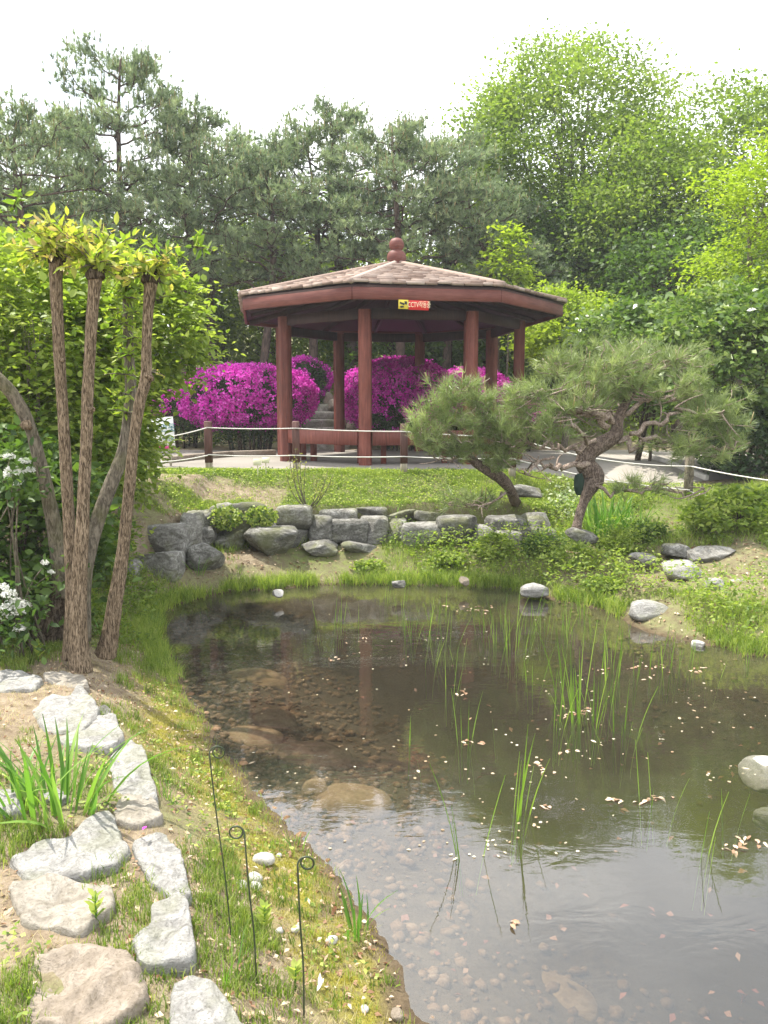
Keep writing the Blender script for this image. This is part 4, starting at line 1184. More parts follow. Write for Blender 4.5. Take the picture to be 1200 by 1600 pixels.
broadleaf('broadleaf_tree', 'sunlit low tree right of the pavilion behind the near pine', 'tree', **bt(885, 515, 16.5, 1.15, 0.8), trunk_r=0.05, clumps=90, per=75, L=0.085, mat='leaf_lime', bark='bark_grey', group=TB, stems=3, spread=0.2, seed=8)
# understorey seen between pine trunks
US = 'sunlit understorey trees behind the pines'
for q, (px, py, Y, rx, rz, m_, lab) in enumerate([
        (-40, 430, 21, 1.8, 2.2, 'leaf_wood', 'bright understorey tree behind the pine at the far left'),
        (120, 420, 23, 2.2, 2.4, 'leaf_wood', 'sunlit understorey tree behind the pollarded stems'),
        (250, 470, 24, 2.2, 2.1, 'leaf_tree', 'green understorey tree above the left end of the azaleas'),
        (350, 400, 26, 2.3, 2.6, 'leaf_wood', 'yellow-green understorey tree left of the pavilion roof'),
        (440, 480, 24, 2.0, 2.2, 'leaf_wood', 'sunlit understorey tree seen under the left of the pavilion roof'),
        (550, 430, 27, 2.5, 3.0, 'leaf_tree', 'green understorey tree straight behind the roof finial'),
        (620, 530, 23, 2.0, 1.5, 'leaf_deep', 'dark understorey tree behind the right azalea'),
        (700, 450, 25, 2.2, 2.6, 'leaf_wood', 'sunlit understorey tree behind the right half of the roof'),
        (760, 540, 22, 1.9, 1.4, 'leaf_deep', 'deep green understorey tree seen between the right columns'),
        (820, 400, 26, 2.2, 2.8, 'leaf_tree', 'green understorey tree right of the roof below the tallest tree'),
        (1000, 500, 23, 2.5, 2.0, 'leaf_tree', 'green understorey tree above the twisted pine'),
        (1140, 470, 24, 2.6, 2.6, 'leaf_deep', 'dark understorey tree in the right corner')]):
    broadleaf('understorey_tree', lab, 'tree', **bt(px, py, Y, rx, rz), trunk_r=0.07, clumps=120, per=75, L=0.13, mat=m_, bark='bark_pine', group=US, stems=3, spread=0.34, seed=20 + q, low=0.2)
# far woodland mass
g = Geo(); n = 60000
X_ = R.uniform(-22, 24, n); Y_ = R.uniform(27, 33, n)
topz = 6.2 + 2.6 * vn(X_ * 0.35, Y_ * 0.2, seed=40) - 0.02 * X_
Z_ = 2.5 + (topz - 2.5) * R.random(n) ** 0.7
P_ = np.stack([X_, Y_, Z_], 1); nz_k = vn(X_ * 1.2, Y_ * 1.2, Z_ * 1.2, seed=41)
P_ = P_[nz_k > 0.42]; n = len(P_)
leaves(g, P_, rdir(n), unit(rdir(n) + np.array([0, 0, .6])), R.uniform(0.16, 0.32, n), R.uniform(0.12, 0.2, n), np.clip(vn(P_[:, 0] * .8, P_[:, 2] * .8, seed=42) * 0.8 + R.random(n) * 0.3, 0, 1), simple=True)
single('woodland', g, M['leaf_wood'], 'hazy sunlit woodland closing the view behind the pines', 'woodland', (0, 30, 3), kind='stuff')
# undergrowth on the slope
g = Geo(); n = 26000
X_ = R.uniform(-10, 11, n); Y_ = R.uniform(17.6, 25, n)
dn = vn(X_ * 0.9, Y_ * 0.9, seed=44); k = dn > 0.40
X_, Y_, dn = X_[k], Y_[k], dn[k]; n = len(X_)
k = ~((np.abs(X_ + 1.3) < 0.9) & (Y_ < 20.5)); X_, Y_, dn = X_[k], Y_[k], dn[k]; n = len(X_)
Z_ = H(X_, Y_, False) + R.random(n) * 1.5 * (dn - 0.35) * 2.2
leaves(g, np.stack([X_, Y_, Z_], 1), rdir(n), unit(rdir(n) + np.array([0, 0, 1.2])), R.uniform(.07, .14, n), R.uniform(.05, .09, n), np.clip(dn * .9 + R.random(n) * .3 - .1, 0, 1), simple=True)
single('undergrowth', g, M['leaf_wood'], 'leafy undergrowth covering the slope behind the azaleas', 'undergrowth', (0, 20, 1.5), kind='stuff')

# ---- pines
def pine_variant(seed, height, trunk_frac, spread_r, top_r, lean, nb=26, needle=0.15, tuftN=15, w=0.0085):
    global R
    keepR = R; R = np.random.default_rng(seed)
    gT = Geo(); gB = Geo(); gN = Geo()
    n = 16; t = np.linspace(0, 1, n)
    wob = np.stack([np.interp(t, [0, .3, .6, 1], [0, lean * .5, lean * .6, lean * 1.2]) + 0.05 * height * np.sin(t * 5 + seed) * t,
                    0.03 * height * np.sin(t * 4 + seed * 2) * t, t * height], 1)
    tube(gT, wob, np.interp(t, [0, .08, .6, 1], [.17, .13, .085, .02]) * height / 8, 8, bump=0.15, bseed=seed)
    TP = []; TD = []; TT = []
    for b in range(nb):
        f = trunk_frac + (1 - trunk_frac) * (b / nb) ** 0.9
        i = f * (n - 1); i0 = int(min(i, n - 2)); a = wob[i0] + (wob[i0 + 1] - wob[i0]) * (i - i0)
        az = b * 2.4 + R.uniform(-.5, .5)
        prof = np.interp(f, [trunk_frac, trunk_frac + .15, .8, 1], [.85, 1, .8, .25])
        Lb = spread_r * prof * R.uniform(.7, 1.15)
        rise = R.uniform(.08, .45) + 0.5 * max(0, f - .75) * 2
        dx = np.array([math.cos(az), math.sin(az), 0])
        e = a + dx * Lb + np.array([0, 0, Lb * rise])
        m = a + dx * Lb * .5 + np.array([0, 0, Lb * rise * R.uniform(.0, .5)])
        q = bez(a, m, e, 9); q[1:-1] += R.normal(size=(7, 3)) * Lb * .035
        r0 = np.interp(f, [trunk_frac, 1], [.045, .018]) * height / 8
        tube(gB, q, np.linspace(r0, r0 * .3, 9), 5)
        ns = 8
        for s in range(ns):
            fs = 0.35 + 0.65 * (s + R.random()) / ns
            i = min(int(fs * 8), 7); p = q[i] + (q[i + 1] - q[i]) * (fs * 8 - i)
            a2 = az + R.choice([-1, 1]) * R.uniform(.3, 1.3); l2 = Lb * R.uniform(.18, .42) * (1.25 - .4 * fs)
            d2 = np.array([math.cos(a2), math.sin(a2), R.uniform(.1, .7)])
            e2 = p + d2 * l2; q2 = bez(p, (p + e2) / 2 + np.array([0, 0, -.04 * l2]), e2, 4)
            tube(gB, q2, np.linspace(r0 * .35, r0 * .15, 4), 3)
            nt_ = 9
            ff = R.uniform(.3, 1.05, nt_)[:, None]
            pp_ = p + (e2 - p) * ff + R.normal(size=(nt_, 3)) * np.array([1, 1, .55]) * 0.15
            dd = unit(d2 * .6 + np.array([0, 0, .8]) + R.normal(size=(nt_, 3)) * .45)
            TP.append(pp_); TD.append(dd); TT.append(np.full(nt_, R.uniform(.1, .75)))
        nt_ = 10
        TP.append(e + R.normal(size=(nt_, 3)) * .16); TD.append(unit(dx * .5 + np.array([0, 0, .9]) + R.normal(size=(nt_, 3)) * .4)); TT.append(np.full(nt_, R.uniform(.3, .9)))
    P_ = np.concatenate(TP); D = np.concatenate(TD); tt = np.clip(np.concatenate(TT) + R.uniform(-.2, .25, len(P_)), 0, 1)
    needles(gN, P_, D, tuftN, needle * R.uniform(.8, 1.25, len(P_)), w, tt, (.15, 1.1))
    # upright shoots along the top
    hi = P_[:, 2] > height * .72; k = np.nonzero(hi)[0]; k = k[R.random(len(k)) < .25]
    gC = Geo()
    for i in k:
        l = R.uniform(.12, .30); q = np.array([P_[i], P_[i] + np.array([R.uniform(-.05, .05), 0, l])]); tube(gC, q, [.012, .006], 3, R.random())
        needles(gN, q[1:2] * np.ones((2, 1)) - np.array([0, 0, .04]), np.array([[0, 0, 1.]] * 2), 7, .09, w, 0.6, (.1, .5))
    mT, mB, mN, mC = gT.mesh('trunk', smooth=True), gB.mesh('branches'), gN.mesh('crown'), gC.mesh('shoots')
    mT.materials.append(M['bark_pine']); mB.materials.append(M['bark_pine']); mN.materials.append(M['pine']); mC.materials.append(M['candle'])
    R = keepR
    return mT, mB, mN, mC
PV = [pine_variant(11, 8.0, .50, 2.3, .8, .5), pine_variant(12, 8.0, .45, 2.0, .8, -.6, 30), pine_variant(13, 8.0, .55, 2.5, .8, .2, 26), pine_variant(14, 8.0, .40, 1.9, .8, -.2, 30)]
def pine(v, px, Y, top_py, rot, label, sx=1.0):
    top_ = at(px, top_py, Y); z0 = gz(top_[0], Y); s = (top_[2] - z0) / 8.6
    r = bpy.data.objects.new('pine_tree', None); COL.objects.link(r); r.location = (top_[0], Y, z0 - .05); r.rotation_euler = (0, 0, rot); r.scale = (s * sx * 1.12, s * sx * 1.12, s)
    tagit(r, label, 'tree', 'pine trees behind the pavilion')
    for nm, me in zip(('trunk', 'branches', 'crown', 'shoots'), PV[v]):
        o = bpy.data.objects.new(nm, me); COL.objects.link(o); o.parent = r
        if nm != 'trunk': o['kind'] = 'stuff'
    return r
pine(2, 30, 17.0, 150, 0.3, 'pine spreading over the far left corner of the picture', 1.05)
pine(1, 190, 19.0, 75, 1.9, 'tallest pine with a thin open top above the pollarded stems', .85)
pine(0, -90, 19.0, 130, 2.9, 'pine half cut by the left picture edge')
pine(3, 275, 19.5, 130, 4.1, 'pine with a narrow pointed top right of the tallest pine', .95)
pine(0, 395, 19.5, 205, 0.9, 'low topped pine whose trunk leans beside the pavilion eave', 1.0)
pine(2, 330, 22.5, 190, 2.2, 'pine standing deeper in the wood above the left azalea', 1.05)
pine(1, 488, 20.5, 165, 5.0, 'pine left of the roof finial with fine upright shoots')
pine(0, 560, 22.0, 150, 3.3, 'pine directly behind the roof finial', 1.1)
pine(3, 625, 20.0, 165, 1.2, 'pine just right of the roof finial', 1.05)
pine(2, 700, 21.0, 190, 4.6, 'pine above the right half of the pavilion roof', 1.0)
pine(1, 790, 19.5, 265, 0.2, 'lowest pine at the right end of the row beside the broadleaf trees', 1.1)
pine(3, 110, 21.5, 160, 0.2, 'pine between the far left pine and the tallest one')

# ================================================================ AZALEAS
def azalea(px, py, Y, rx, ry, rz, label, n_clump, seed, dark=0.0):
    global R
    keepR = R; R = np.random.default_rng(seed)
    c = at(px, py, Y); base = np.array([c[0], Y, gz(c[0], Y)])
    t_ = Thing('azalea_bush', label, 'azalea', base, 'magenta azalea bushes behind the pavilion')
    gS = Geo()
    for q in range(14):
        a = R.uniform(0, 6.28); e = c + np.array([math.cos(a) * rx * .7, math.sin(a) * ry * .7, R.uniform(-.1, .5) * rz])
        tube(gS, bez(base + np.array([math.cos(a), math.sin(a), 0]) * rx * .3, (base + e) / 2 + np.array([0, 0, .1]), e, 6), np.linspace(.025, .006, 6), 4)
    t_.part('stems', gS, M['bark_dark'], kind='stuff')
    d = rdir(n_clump); d[:, 2] = np.where(d[:, 2] < -.85, -d[:, 2], d[:, 2]); d = unit(d)
    lump = 0.86 + 0.26 * vn(d[:, 0] * 2.4 + seed, d[:, 1] * 2.4, d[:, 2] * 2.4, seed=seed, oct=2)
    P_ = c + d * lump[:, None] * np.array([rx, ry, rz])
    hole = vn(P_[:, 0] * 2.6, P_[:, 1] * 2.6, P_[:, 2] * 2.6, seed=seed + 3, oct=3)
    low = (P_[:, 2] - (c[2] - rz * .8)) / (rz * 1.8)
    fl = (hole * .6 + .4 * vn(P_[:, 0] * 7, P_[:, 1] * 7, P_[:, 2] * 7, seed=seed + 8) > 0.425 + 0.02 * (1 - low) + dark) & (P_[:, 2] > base[2] + .12)
    F = P_[fl]; Fd = d[fl]; n = len(F)
    per = 7; ci = np.repeat(np.arange(n), per)
    PP = F[ci] + R.normal(size=(n * per, 3)) * .030
    D = unit(Fd[ci] * .5 + rdir(n * per)); Nn = unit(Fd[ci] + rdir(n * per) * .7)
    L_ = R.uniform(.034, .056, n * per)
    g = Geo(); leaves(g, PP, D, Nn, L_, L_ * .95, np.clip(R.uniform(.1, .85, n)[ci] + R.uniform(-.15, .15, n * per), 0, 1), simple=True)
    t_.part('blossom', g, M['petal'], kind='stuff')
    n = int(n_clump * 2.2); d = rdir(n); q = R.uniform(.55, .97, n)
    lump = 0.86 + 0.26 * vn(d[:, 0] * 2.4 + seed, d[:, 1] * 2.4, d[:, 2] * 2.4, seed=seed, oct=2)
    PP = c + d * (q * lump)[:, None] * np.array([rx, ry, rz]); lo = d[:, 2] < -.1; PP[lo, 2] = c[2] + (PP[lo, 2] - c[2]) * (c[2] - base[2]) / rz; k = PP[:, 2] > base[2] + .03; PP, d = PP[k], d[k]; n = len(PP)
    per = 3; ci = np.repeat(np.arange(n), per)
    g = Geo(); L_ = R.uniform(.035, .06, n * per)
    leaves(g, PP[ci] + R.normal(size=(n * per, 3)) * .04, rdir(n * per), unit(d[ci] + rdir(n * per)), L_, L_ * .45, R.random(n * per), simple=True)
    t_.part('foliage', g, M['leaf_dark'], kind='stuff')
    R = keepR
azalea(388, 624, 16.6, 1.42, 1.0, .70, 'wide magenta azalea left of the stone steps', 4200, 501)
azalea(476, 592, 19.0, .62, .5, .46, 'small purple azalea behind the top of the stone steps', 1300, 502, .05)
azalea(628, 622, 16.8, 1.26, 1.0, .78, 'round magenta azalea right of the stone steps', 4300, 503)
azalea(735, 615, 17.2, .95, .8, .50, 'magenta azalea behind the right columns of the pavilion', 2200, 504)
azalea(815, 655, 16.2, .55, .45, .32, 'low azalea glimpsed through the near pine needles', 800, 505, .08)
azalea(288, 640, 17.6, .75, .6, .42, 'dull wine coloured azalea at the far left behind the leaves', 1000, 506, .12)

# ================================================================ POLLARDED TREE on the left bank
pol = Thing('pollarded_tree', 'many-stemmed pollarded tree with fissured bark and leafy sprout heads on the left bank', 'tree', ong(118, 1042))
def pstem(pts, nm, mat='bark', sides=32, bseed=1, bump=0.17, nseg=9):
    Pn = np.array([at(a, b, Y) for a, b, Y, w in pts]); rad = np.array([w * .94 / 2 / 1250 * Y for a, b, Y, w in pts])
    P_ = curve(Pn, nseg); r_ = np.interp(np.linspace(0, 1, len(P_)), np.linspace(0, 1, len(rad)), rad)
    g = Geo(); tube(g, P_, r_, sides, bump=bump, bseed=bseed); pol.part(nm, g, M[mat], smooth=True); return P_
YB = 4.72
h1 = pstem([(126, 1050, YB, 38), (122, 1010, YB, 32), (122, 940, YB, 27), (126, 860, YB, 22), (131, 780, YB, 19), (135, 700, YB, 18), (137, 620, YB, 17), (141, 540, YB, 17), (146, 470, YB, 18), (150, 424, YB, 23)], 'stem', bseed=1)
h2 = pstem([(112, 1030, YB + .06, 30), (114, 960, YB + .08, 26), (112, 900, YB + .09, 21), (108, 820, YB + .1, 18), (104, 740, YB + .12, 17), (99, 660, YB + .12, 17), (94, 580, YB + .12, 17), (90, 500, YB + .12, 17), (88, 440, YB + .12, 19), (88, 398, YB + .12, 23)], 'stem', bseed=2)
h3 = pstem([(164, 1024, 4.95, 34), (172, 990, 4.95, 27), (182, 930, 4.95, 24), (191, 870, 4.95, 21), (200, 780, 4.95, 18), (208, 700, 4.95, 16), (218, 630, 4.95, 17), (228, 590, 4.95, 18), (229, 540, 4.95, 15), (232, 480, 4.95, 17), (236, 438, 4.95, 22)], 'stem', bseed=3)
h4 = pstem([(128, 1000, 5.3, 30), (132, 900, 5.3, 25), (150, 820, 5.35, 23), (172, 760, 5.4, 21), (194, 700, 5.45, 19), (204, 620, 5.45, 17), (201, 540, 5.45, 16), (199, 470, 5.45, 16), (198, 425, 5.45, 20)], 'stem', 'bark_grey', bseed=4, bump=0.16)
h5 = pstem([(100, 930, 5.25, 32), (92, 870, 5.2, 26), (80, 800, 5.15, 23), (64, 730, 5.1, 20), (48, 670, 5.05, 18), (24, 622, 5.0, 20), (-6, 590, 4.95, 20), (-40, 575, 4.9, 20)], 'stem', 'bark_grey', bseed=5, bump=0.2)
for (px, py, Y, w) in [(42, 664, 5.0, 18), (233, 590, 4.93, 16), (97, 562, YB + .10, 11), (143, 640, YB - .02, 11), (211, 655, 5.43, 12)]:
    p = at(px, py, Y); s_ = w / 1250 * Y; g = Geo(); rock(g, p, (s_, s_, s_ * .9), 560 + int(py), 2.2, 0, 3, 3, .12); pol.part('knob', g, M['bark'], smooth=True)
pstem([(86, 1030, 5.35, 110), (88, 1000, 5.32, 78), (92, 950, 5.3, 60), (95, 905, 5.3, 52), (98, 880, 5.3, 46), (102, 850, 5.28, 30)], 'stump', 'bark_dark', 36, 6, 0.45)
# knobbly heads
for q, (px, py, Y, w) in enumerate([(88, 402, YB + .12, 30), (150, 428, YB, 28), (236, 436, 4.95, 28), (198, 430, 5.45, 24), (82, 394, YB + .12, 18), (157, 422, YB, 16), (241, 430, 4.95, 16)]):
    p = at(px, py, Y); s = w / 1250 * Y; g = Geo(); rock(g, p, (s, s, s * .8), 520 + q, 2.2, 0, 3, 3, .10); pol.part('head', g, M['bark_dark'], smooth=True)
# sprouts
RR = np.random.default_rng(77)
sprP, sprD, sprL, sprT = [], [], [], []
gS = Geo()
def sprouts(px, py, Y, n, length, up=.9, nl=9, tint=(.2, 1.0), Lr=(.05, .095)):
    c = at(px, py, Y)
    for k in range(n):
        a = RR.uniform(0, 6.28); d = unit(np.array([math.cos(a), math.sin(a), RR.uniform(-.55, up)])); l = length * RR.uniform(.5, 1.2)
        e = c + d * l; m = c + d * l * .5 + np.array([0, 0, .12 * l]); q = bez(c, m, e, 6); tube(gS, q, np.linspace(.005, .0018, 6), 4, .5)
        for j in range(nl):
            f = (j + 1) / nl; i = min(int(f * 5), 4); p = q[i] + (q[i + 1] - q[i]) * (f * 5 - i)
            dd = unit(d * .5 + RR.normal(size=3) * .7 + np.array([0, 0, .15])); sprP.append(p); sprD.append(dd); sprL.append(RR.uniform(*Lr) * (1.1 - .3 * f)); sprT.append(np.clip(RR.uniform(*tint) * (.6 + .5 * f), 0, 1))
sprouts(85, 392, YB + .1, 30, .24, 1.1); sprouts(148, 415, YB, 28, .24, 1.1); sprouts(236, 428, 4.95, 22, .20, 1.0); sprouts(115, 385, YB + .15, 16, .22, 1.2); sprouts(198, 425, 5.4, 24, .24, 1.2, tint=(.0, .55)); sprouts(60, 400, YB + .2, 12, .2, 1.0); sprouts(175, 400, 5.0, 12, .2, 1.0, tint=(.1, .7))
for py in (445, 465, 485, 505, 530, 555, 585, 615, 645):
    sprouts(194 + (py % 9), py, 5.36, 7, .12, .3, 7, (.0, .5), (.04, .07))
for (px, py, Y) in [(245, 470, 4.95), (252, 400, 5.0), (275, 400, 5.1), (300, 385, 5.2), (20, 330, 4.8)]: sprouts(px, py, Y, 3, .16, .9, 8, (.0, .5))
sprouts(228, 580, 4.93, 2, .1, .6, 4, (.4, 1), (.03, .05))
pol.part('sprout_twigs', gS, M['bark_grey'], kind='stuff')
sprP, sprD, sprL, sprT = map(np.array, (sprP, sprD, sprL, sprT))
Nn = unit(RR.normal(size=(len(sprP), 3)) + np.array([0, 0, 1.0]))
lm = []
for tt in (.1, .35, .6, .95):
    gq = Geo(); leaves(gq, np.zeros((1, 3)), np.array([[0, 1., 0]]), np.array([[0, 0, 1.]]), 1.0, .42, tt, droop=.22); mm = gq.mesh('leaf'); mm.materials.append(M['leaf_sprout']); lm.append(mm)
order = np.argsort(sprP[:, 1] - sprL * 5); ind = set(order[:290].tolist())
def frame(P, Y, Nv, l):
    Y = unit(Y); Z = unit(Nv - Y * np.dot(Nv, Y)); X = np.cross(Y, Z)
    return Matrix(((X[0] * l, Y[0] * l, Z[0] * l, P[0]), (X[1] * l, Y[1] * l, Z[1] * l, P[1]), (X[2] * l, Y[2] * l, Z[2] * l, P[2]), (0, 0, 0, 1)))
for q in ind: pol.piece('leaf', lm[int(sprT[q] * 3.99)], None, frame(sprP[q], sprD[q], Nn[q], sprL[q]))
rs = np.array([q for q in range(len(sprP)) if q not in ind])
g = Geo(); leaves(g, sprP[rs], sprD[rs], Nn[rs], sprL[rs], sprL[rs] * .42, sprT[rs], droop=.22); pol.part('leaves', g, M['leaf_sprout'], kind='stuff')

# ================================================================ SHRUBS of the left side
def shrub(px, py, Y, rx, ry, rz, **kw):
    c = at(px, py, Y); return dict(base=(c[0], Y, gz(c[0], Y)), crown=c, rad=(rx, ry, rz), **kw)
SG = 'leafy shrubs on the left bank'
broadleaf('leafy_shrub', 'tall bright green shrub filling the left edge behind the pollarded stems', 'shrub', **shrub(35, 600, 6.6, .95, .7, 1.10), trunk_r=.02, clumps=400, per=50, L=.058, mat='leaf_shrub', bark='bark_grey', group=SG, stems=5, spread=.12, simple=False, seed=50, asp=.72, parts=290, horiz=.55)
broadleaf('leafy_shrub', 'bright green shrub whose branches reach across the notice board', 'shrub', **dict(shrub(214, 505, 7.6, .70, .6, .66), base=ong(150, 900)), trunk_r=.012, clumps=230, per=40, L=.058, mat='leaf_shrub', bark='bark_grey', group=SG, stems=4, spread=.11, simple=False, seed=51, asp=.75, horiz=.6)
broadleaf('leafy_shrub', 'sunny shrub between the two left pollard stems and the stone wall', 'shrub', **dict(shrub(130, 665, 7.4, .68, .6, .85), base=ong(130, 910)), trunk_r=.012, clumps=260, per=44, L=.058, mat='leaf_shrub', bark='bark_grey', group=SG, stems=4, spread=.12, simple=False, seed=52, asp=.72, horiz=.55)
broadleaf('leafy_shrub', 'dark green shrub low at the left edge around the old stump', 'shrub', **shrub(0, 850, 5.6, .78, .6, .78), trunk_r=.022, clumps=260, per=40, L=.065, mat='leaf_deep', bark='bark_dark', group=SG, stems=5, spread=.11, simple=False, seed=53, asp=.6, low=.02, parts=200)
broadleaf('leafy_shrub', 'thin arching shrub in front of the notice board', 'shrub', **dict(shrub(200, 700, 8.4, .34, .4, .34), base=ong(190, 880)), trunk_r=.010, clumps=60, per=26, L=.065, mat='leaf_shrub', bark='bark_grey', group=SG, stems=3, spread=.10, simple=False, seed=54, asp=.75, horiz=.6)
broadleaf('leafy_shrub', 'low spreading leaves against the left end of the stone wall', 'shrub', **shrub(150, 850, 7.3, .36, .35, .22), trunk_r=.014, clumps=60, per=24, L=.06, mat='leaf_shrub', bark='bark_grey', group=SG, stems=3, spread=.09, simple=False, seed=55, asp=.7, horiz=.7, low=.02)
broadleaf('leafy_shrub', 'green shrub top rising above the far left of the bank', 'shrub', **shrub(60, 470, 8.6, 1.1, .8, .75), trunk_r=.03, clumps=150, per=34, L=.08, mat='leaf_wood', bark='bark_grey', group=SG, stems=4, spread=.14, simple=False, seed=56, asp=.7)
# white flowering shrub
wf = Thing('flowering_shrub', 'white flowering shrub with round flower heads at the left edge', 'shrub', ong(5, 1035))
gT, gL = Geo(), Geo(); RW = np.random.default_rng(88)
fl = [(14, 930, 13), (2, 920, 12), (22, 944, 16), (36, 948, 13), (8, 962, 18), (26, 958, 16), (31, 984, 10), (12, 950, 12), (-10, 965, 16), (20, 735, 11), (38, 722, 9), (8, 745, 10), (32, 740, 9), (30, 757, 8), (70, 880, 7), (15, 715, 9), (47, 736, 8), (80, 895, 5)]
wb = ong(5, 1035)
for q, (px, py, r) in enumerate(fl):
    Y = 4.70 + (0.15 if py < 900 else 0) + RW.uniform(-.04, .04); c = at(px, py, Y); rr_ = r / 1250 * Y
    n = int(60 + r * 8); d = RW.normal(size=(n, 3)); d = unit(d); d[:, 2] = np.abs(d[:, 2]) * .8 + d[:, 2] * .2
    P_ = c + d * rr_ * RW.uniform(.75, 1.0, (n, 1)) * np.array([1, 1, .75])
    g = Geo(); leaves(g, P_, unit(RW.normal(size=(n, 3))), unit(d + RW.normal(size=(n, 3)) * .3), .012, .012, RW.random(n), simple=True)
    wf.part('flower_head', g, M['petal_white'], kind='stuff')
    st_ = wb + np.array([RW.uniform(-.5, .2), RW.uniform(.0, .5), 0]); tube(gT, bez(st_, (st_ + c) / 2 + np.array([-.1, 0, .1]), c - np.array([0, 0, rr_ * .4]), 7), np.linspace(.008, .003, 7), 4)
    n = 26; P_ = c + RW.normal(size=(n, 3)) * np.array([.10, .08, .06]) - np.array([0, 0, .06])
    leaves(gL, P_, unit(RW.normal(size=(n, 3))), unit(RW.normal(size=(n, 3)) * .5 + np.array([0, 0, 1])), RW.uniform(.04, .07, n), RW.uniform(.025, .04, n), RW.uniform(.1, .7, n))
wf.part('stems', gT, M['bark_grey'], kind='stuff'); wf.part('foliage', gL, M['leaf_deep'], kind='stuff')

# right-hand shrubs
broadleaf('glossy_bush', 'large glossy leaved bush with pale shining leaves at the right edge', 'bush', **shrub(1165, 560, 11.8, 1.55, 1.1, 1.15), trunk_r=.04, clumps=330, per=52, L=.098, mat='leaf_gloss', bark='bark_dark', stems=5, spread=.15, simple=True, seed=60, asp=.55, parts=0)
broadleaf('glossy_bush', 'lower glossy bush spilling behind the top of the twisted pine', 'bush', **shrub(1010, 545, 13.0, 1.15, .9, .80), trunk_r=.03, clumps=170, per=50, L=.095, mat='leaf_gloss', bark='bark_dark', stems=4, spread=.15, simple=True, seed=61, asp=.55)
broadleaf('leafy_shrub', 'rounded leafy shrub on the right bank above the pale rocks', 'shrub', **shrub(1145, 805, 8.7, .52, .4, .30), trunk_r=.014, clumps=100, per=40, L=.06, mat='leaf_shrub', bark='bark_dark', stems=5, spread=.075, simple=False, seed=62, asp=.55, low=.03)
broadleaf('leafy_shrub', 'dark leaf mass standing in for the shadow under the glossy bush at the right edge', 'shrub', **shrub(1170, 690, 11.3, .9, .6, .45), trunk_r=.02, clumps=90, per=45, L=.07, mat='leaf_dark', bark='bark_dark', stems=4, spread=.13, simple=True, seed=63, asp=.6, low=.05)  # very dark leaves added as the shadow below the glossy bush
for q, (px, py, w, h, m_, lab) in enumerate([
        (772, 862, .20, .13, 'leaf_shrub', 'leafy herb clump at the wall foot under the leaning pine'),
        (850, 862, .24, .13, 'leaf_deep', 'darker herb clump between the leaning pine and the grey stone'),
        (905, 876, .26, .12, 'leaf_shrub', 'broad pale green herb clump behind the tilted pale slab'),
        (965, 858, .22, .14, 'leaf_shrub', 'herb clump right of the stone under the twisted pine'),
        (1010, 838, .20, .12, 'leaf_deep', 'dark herb clump beside the iris under the twisted pine'),
        (940, 915, .18, .07, 'leaf_shrub', 'low herb clump at the water edge left of the rounded pale rock'),
        (700, 875, .16, .07, 'leaf_shrub', 'small herb clump before the dark wall stones'),
        (575, 885, .13, .05, 'leaf_shrub', 'tiny herb clump on the far bank in line with the front column')]):
    c = ong(px, py + 8)
    broadleaf('herb_clump', lab, 'plant', base=(c[0], c[1], c[2]), crown=(c[0], c[1], c[2] + h * .8), rad=(w, w * .7, h), trunk_r=.004, clumps=46, per=22, L=.042, mat=m_, bark='bark_grey', group='herb clumps on the far bank', stems=4, spread=.035, simple=True, seed=120 + q, asp=.55, low=.0)
# little twiggy sapling in the lawn
sp = Thing('sapling', 'thin twiggy sapling with small yellow leaves standing in the lawn before the wall', 'sapling', ong(480, 795))
gS, gL = Geo(), Geo(); b0 = ong(480, 795)
for (tx, ty, dy) in [(462, 700, 0), (470, 715, .05), (452, 712, -.05), (478, 722, .05), (458, 728, 0), (512, 735, .04), (520, 742, -.04), (495, 750, .03), (503, 765, 0), (446, 735, .05)]:
    e = at(tx, ty, b0[1] + dy); m = at((tx + 480) / 2 + (6 if tx > 480 else -8), (ty + 830) / 2, b0[1]); q = bez(b0, m, e, 8); tube(gS, q, np.linspace(.008, .0025, 8), 4)
    n = 34; f = RW.uniform(.62, 1.03, n); P_ = np.array([q[min(int(v * 7), 7)] for v in f]) + RW.normal(size=(n, 3)) * .03
    leaves(gL, P_, unit(RW.normal(size=(n, 3))), unit(RW.normal(size=(n, 3)) * .6 + np.array([0, 0, 1])), RW.uniform(.02, .034, n), RW.uniform(.012, .02, n), RW.random(n), simple=True)
sp.part('stems', gS, M['bark_grey'], kind='stuff'); sp.part('leaves', gL, M['leaf_sapling'], kind='stuff')

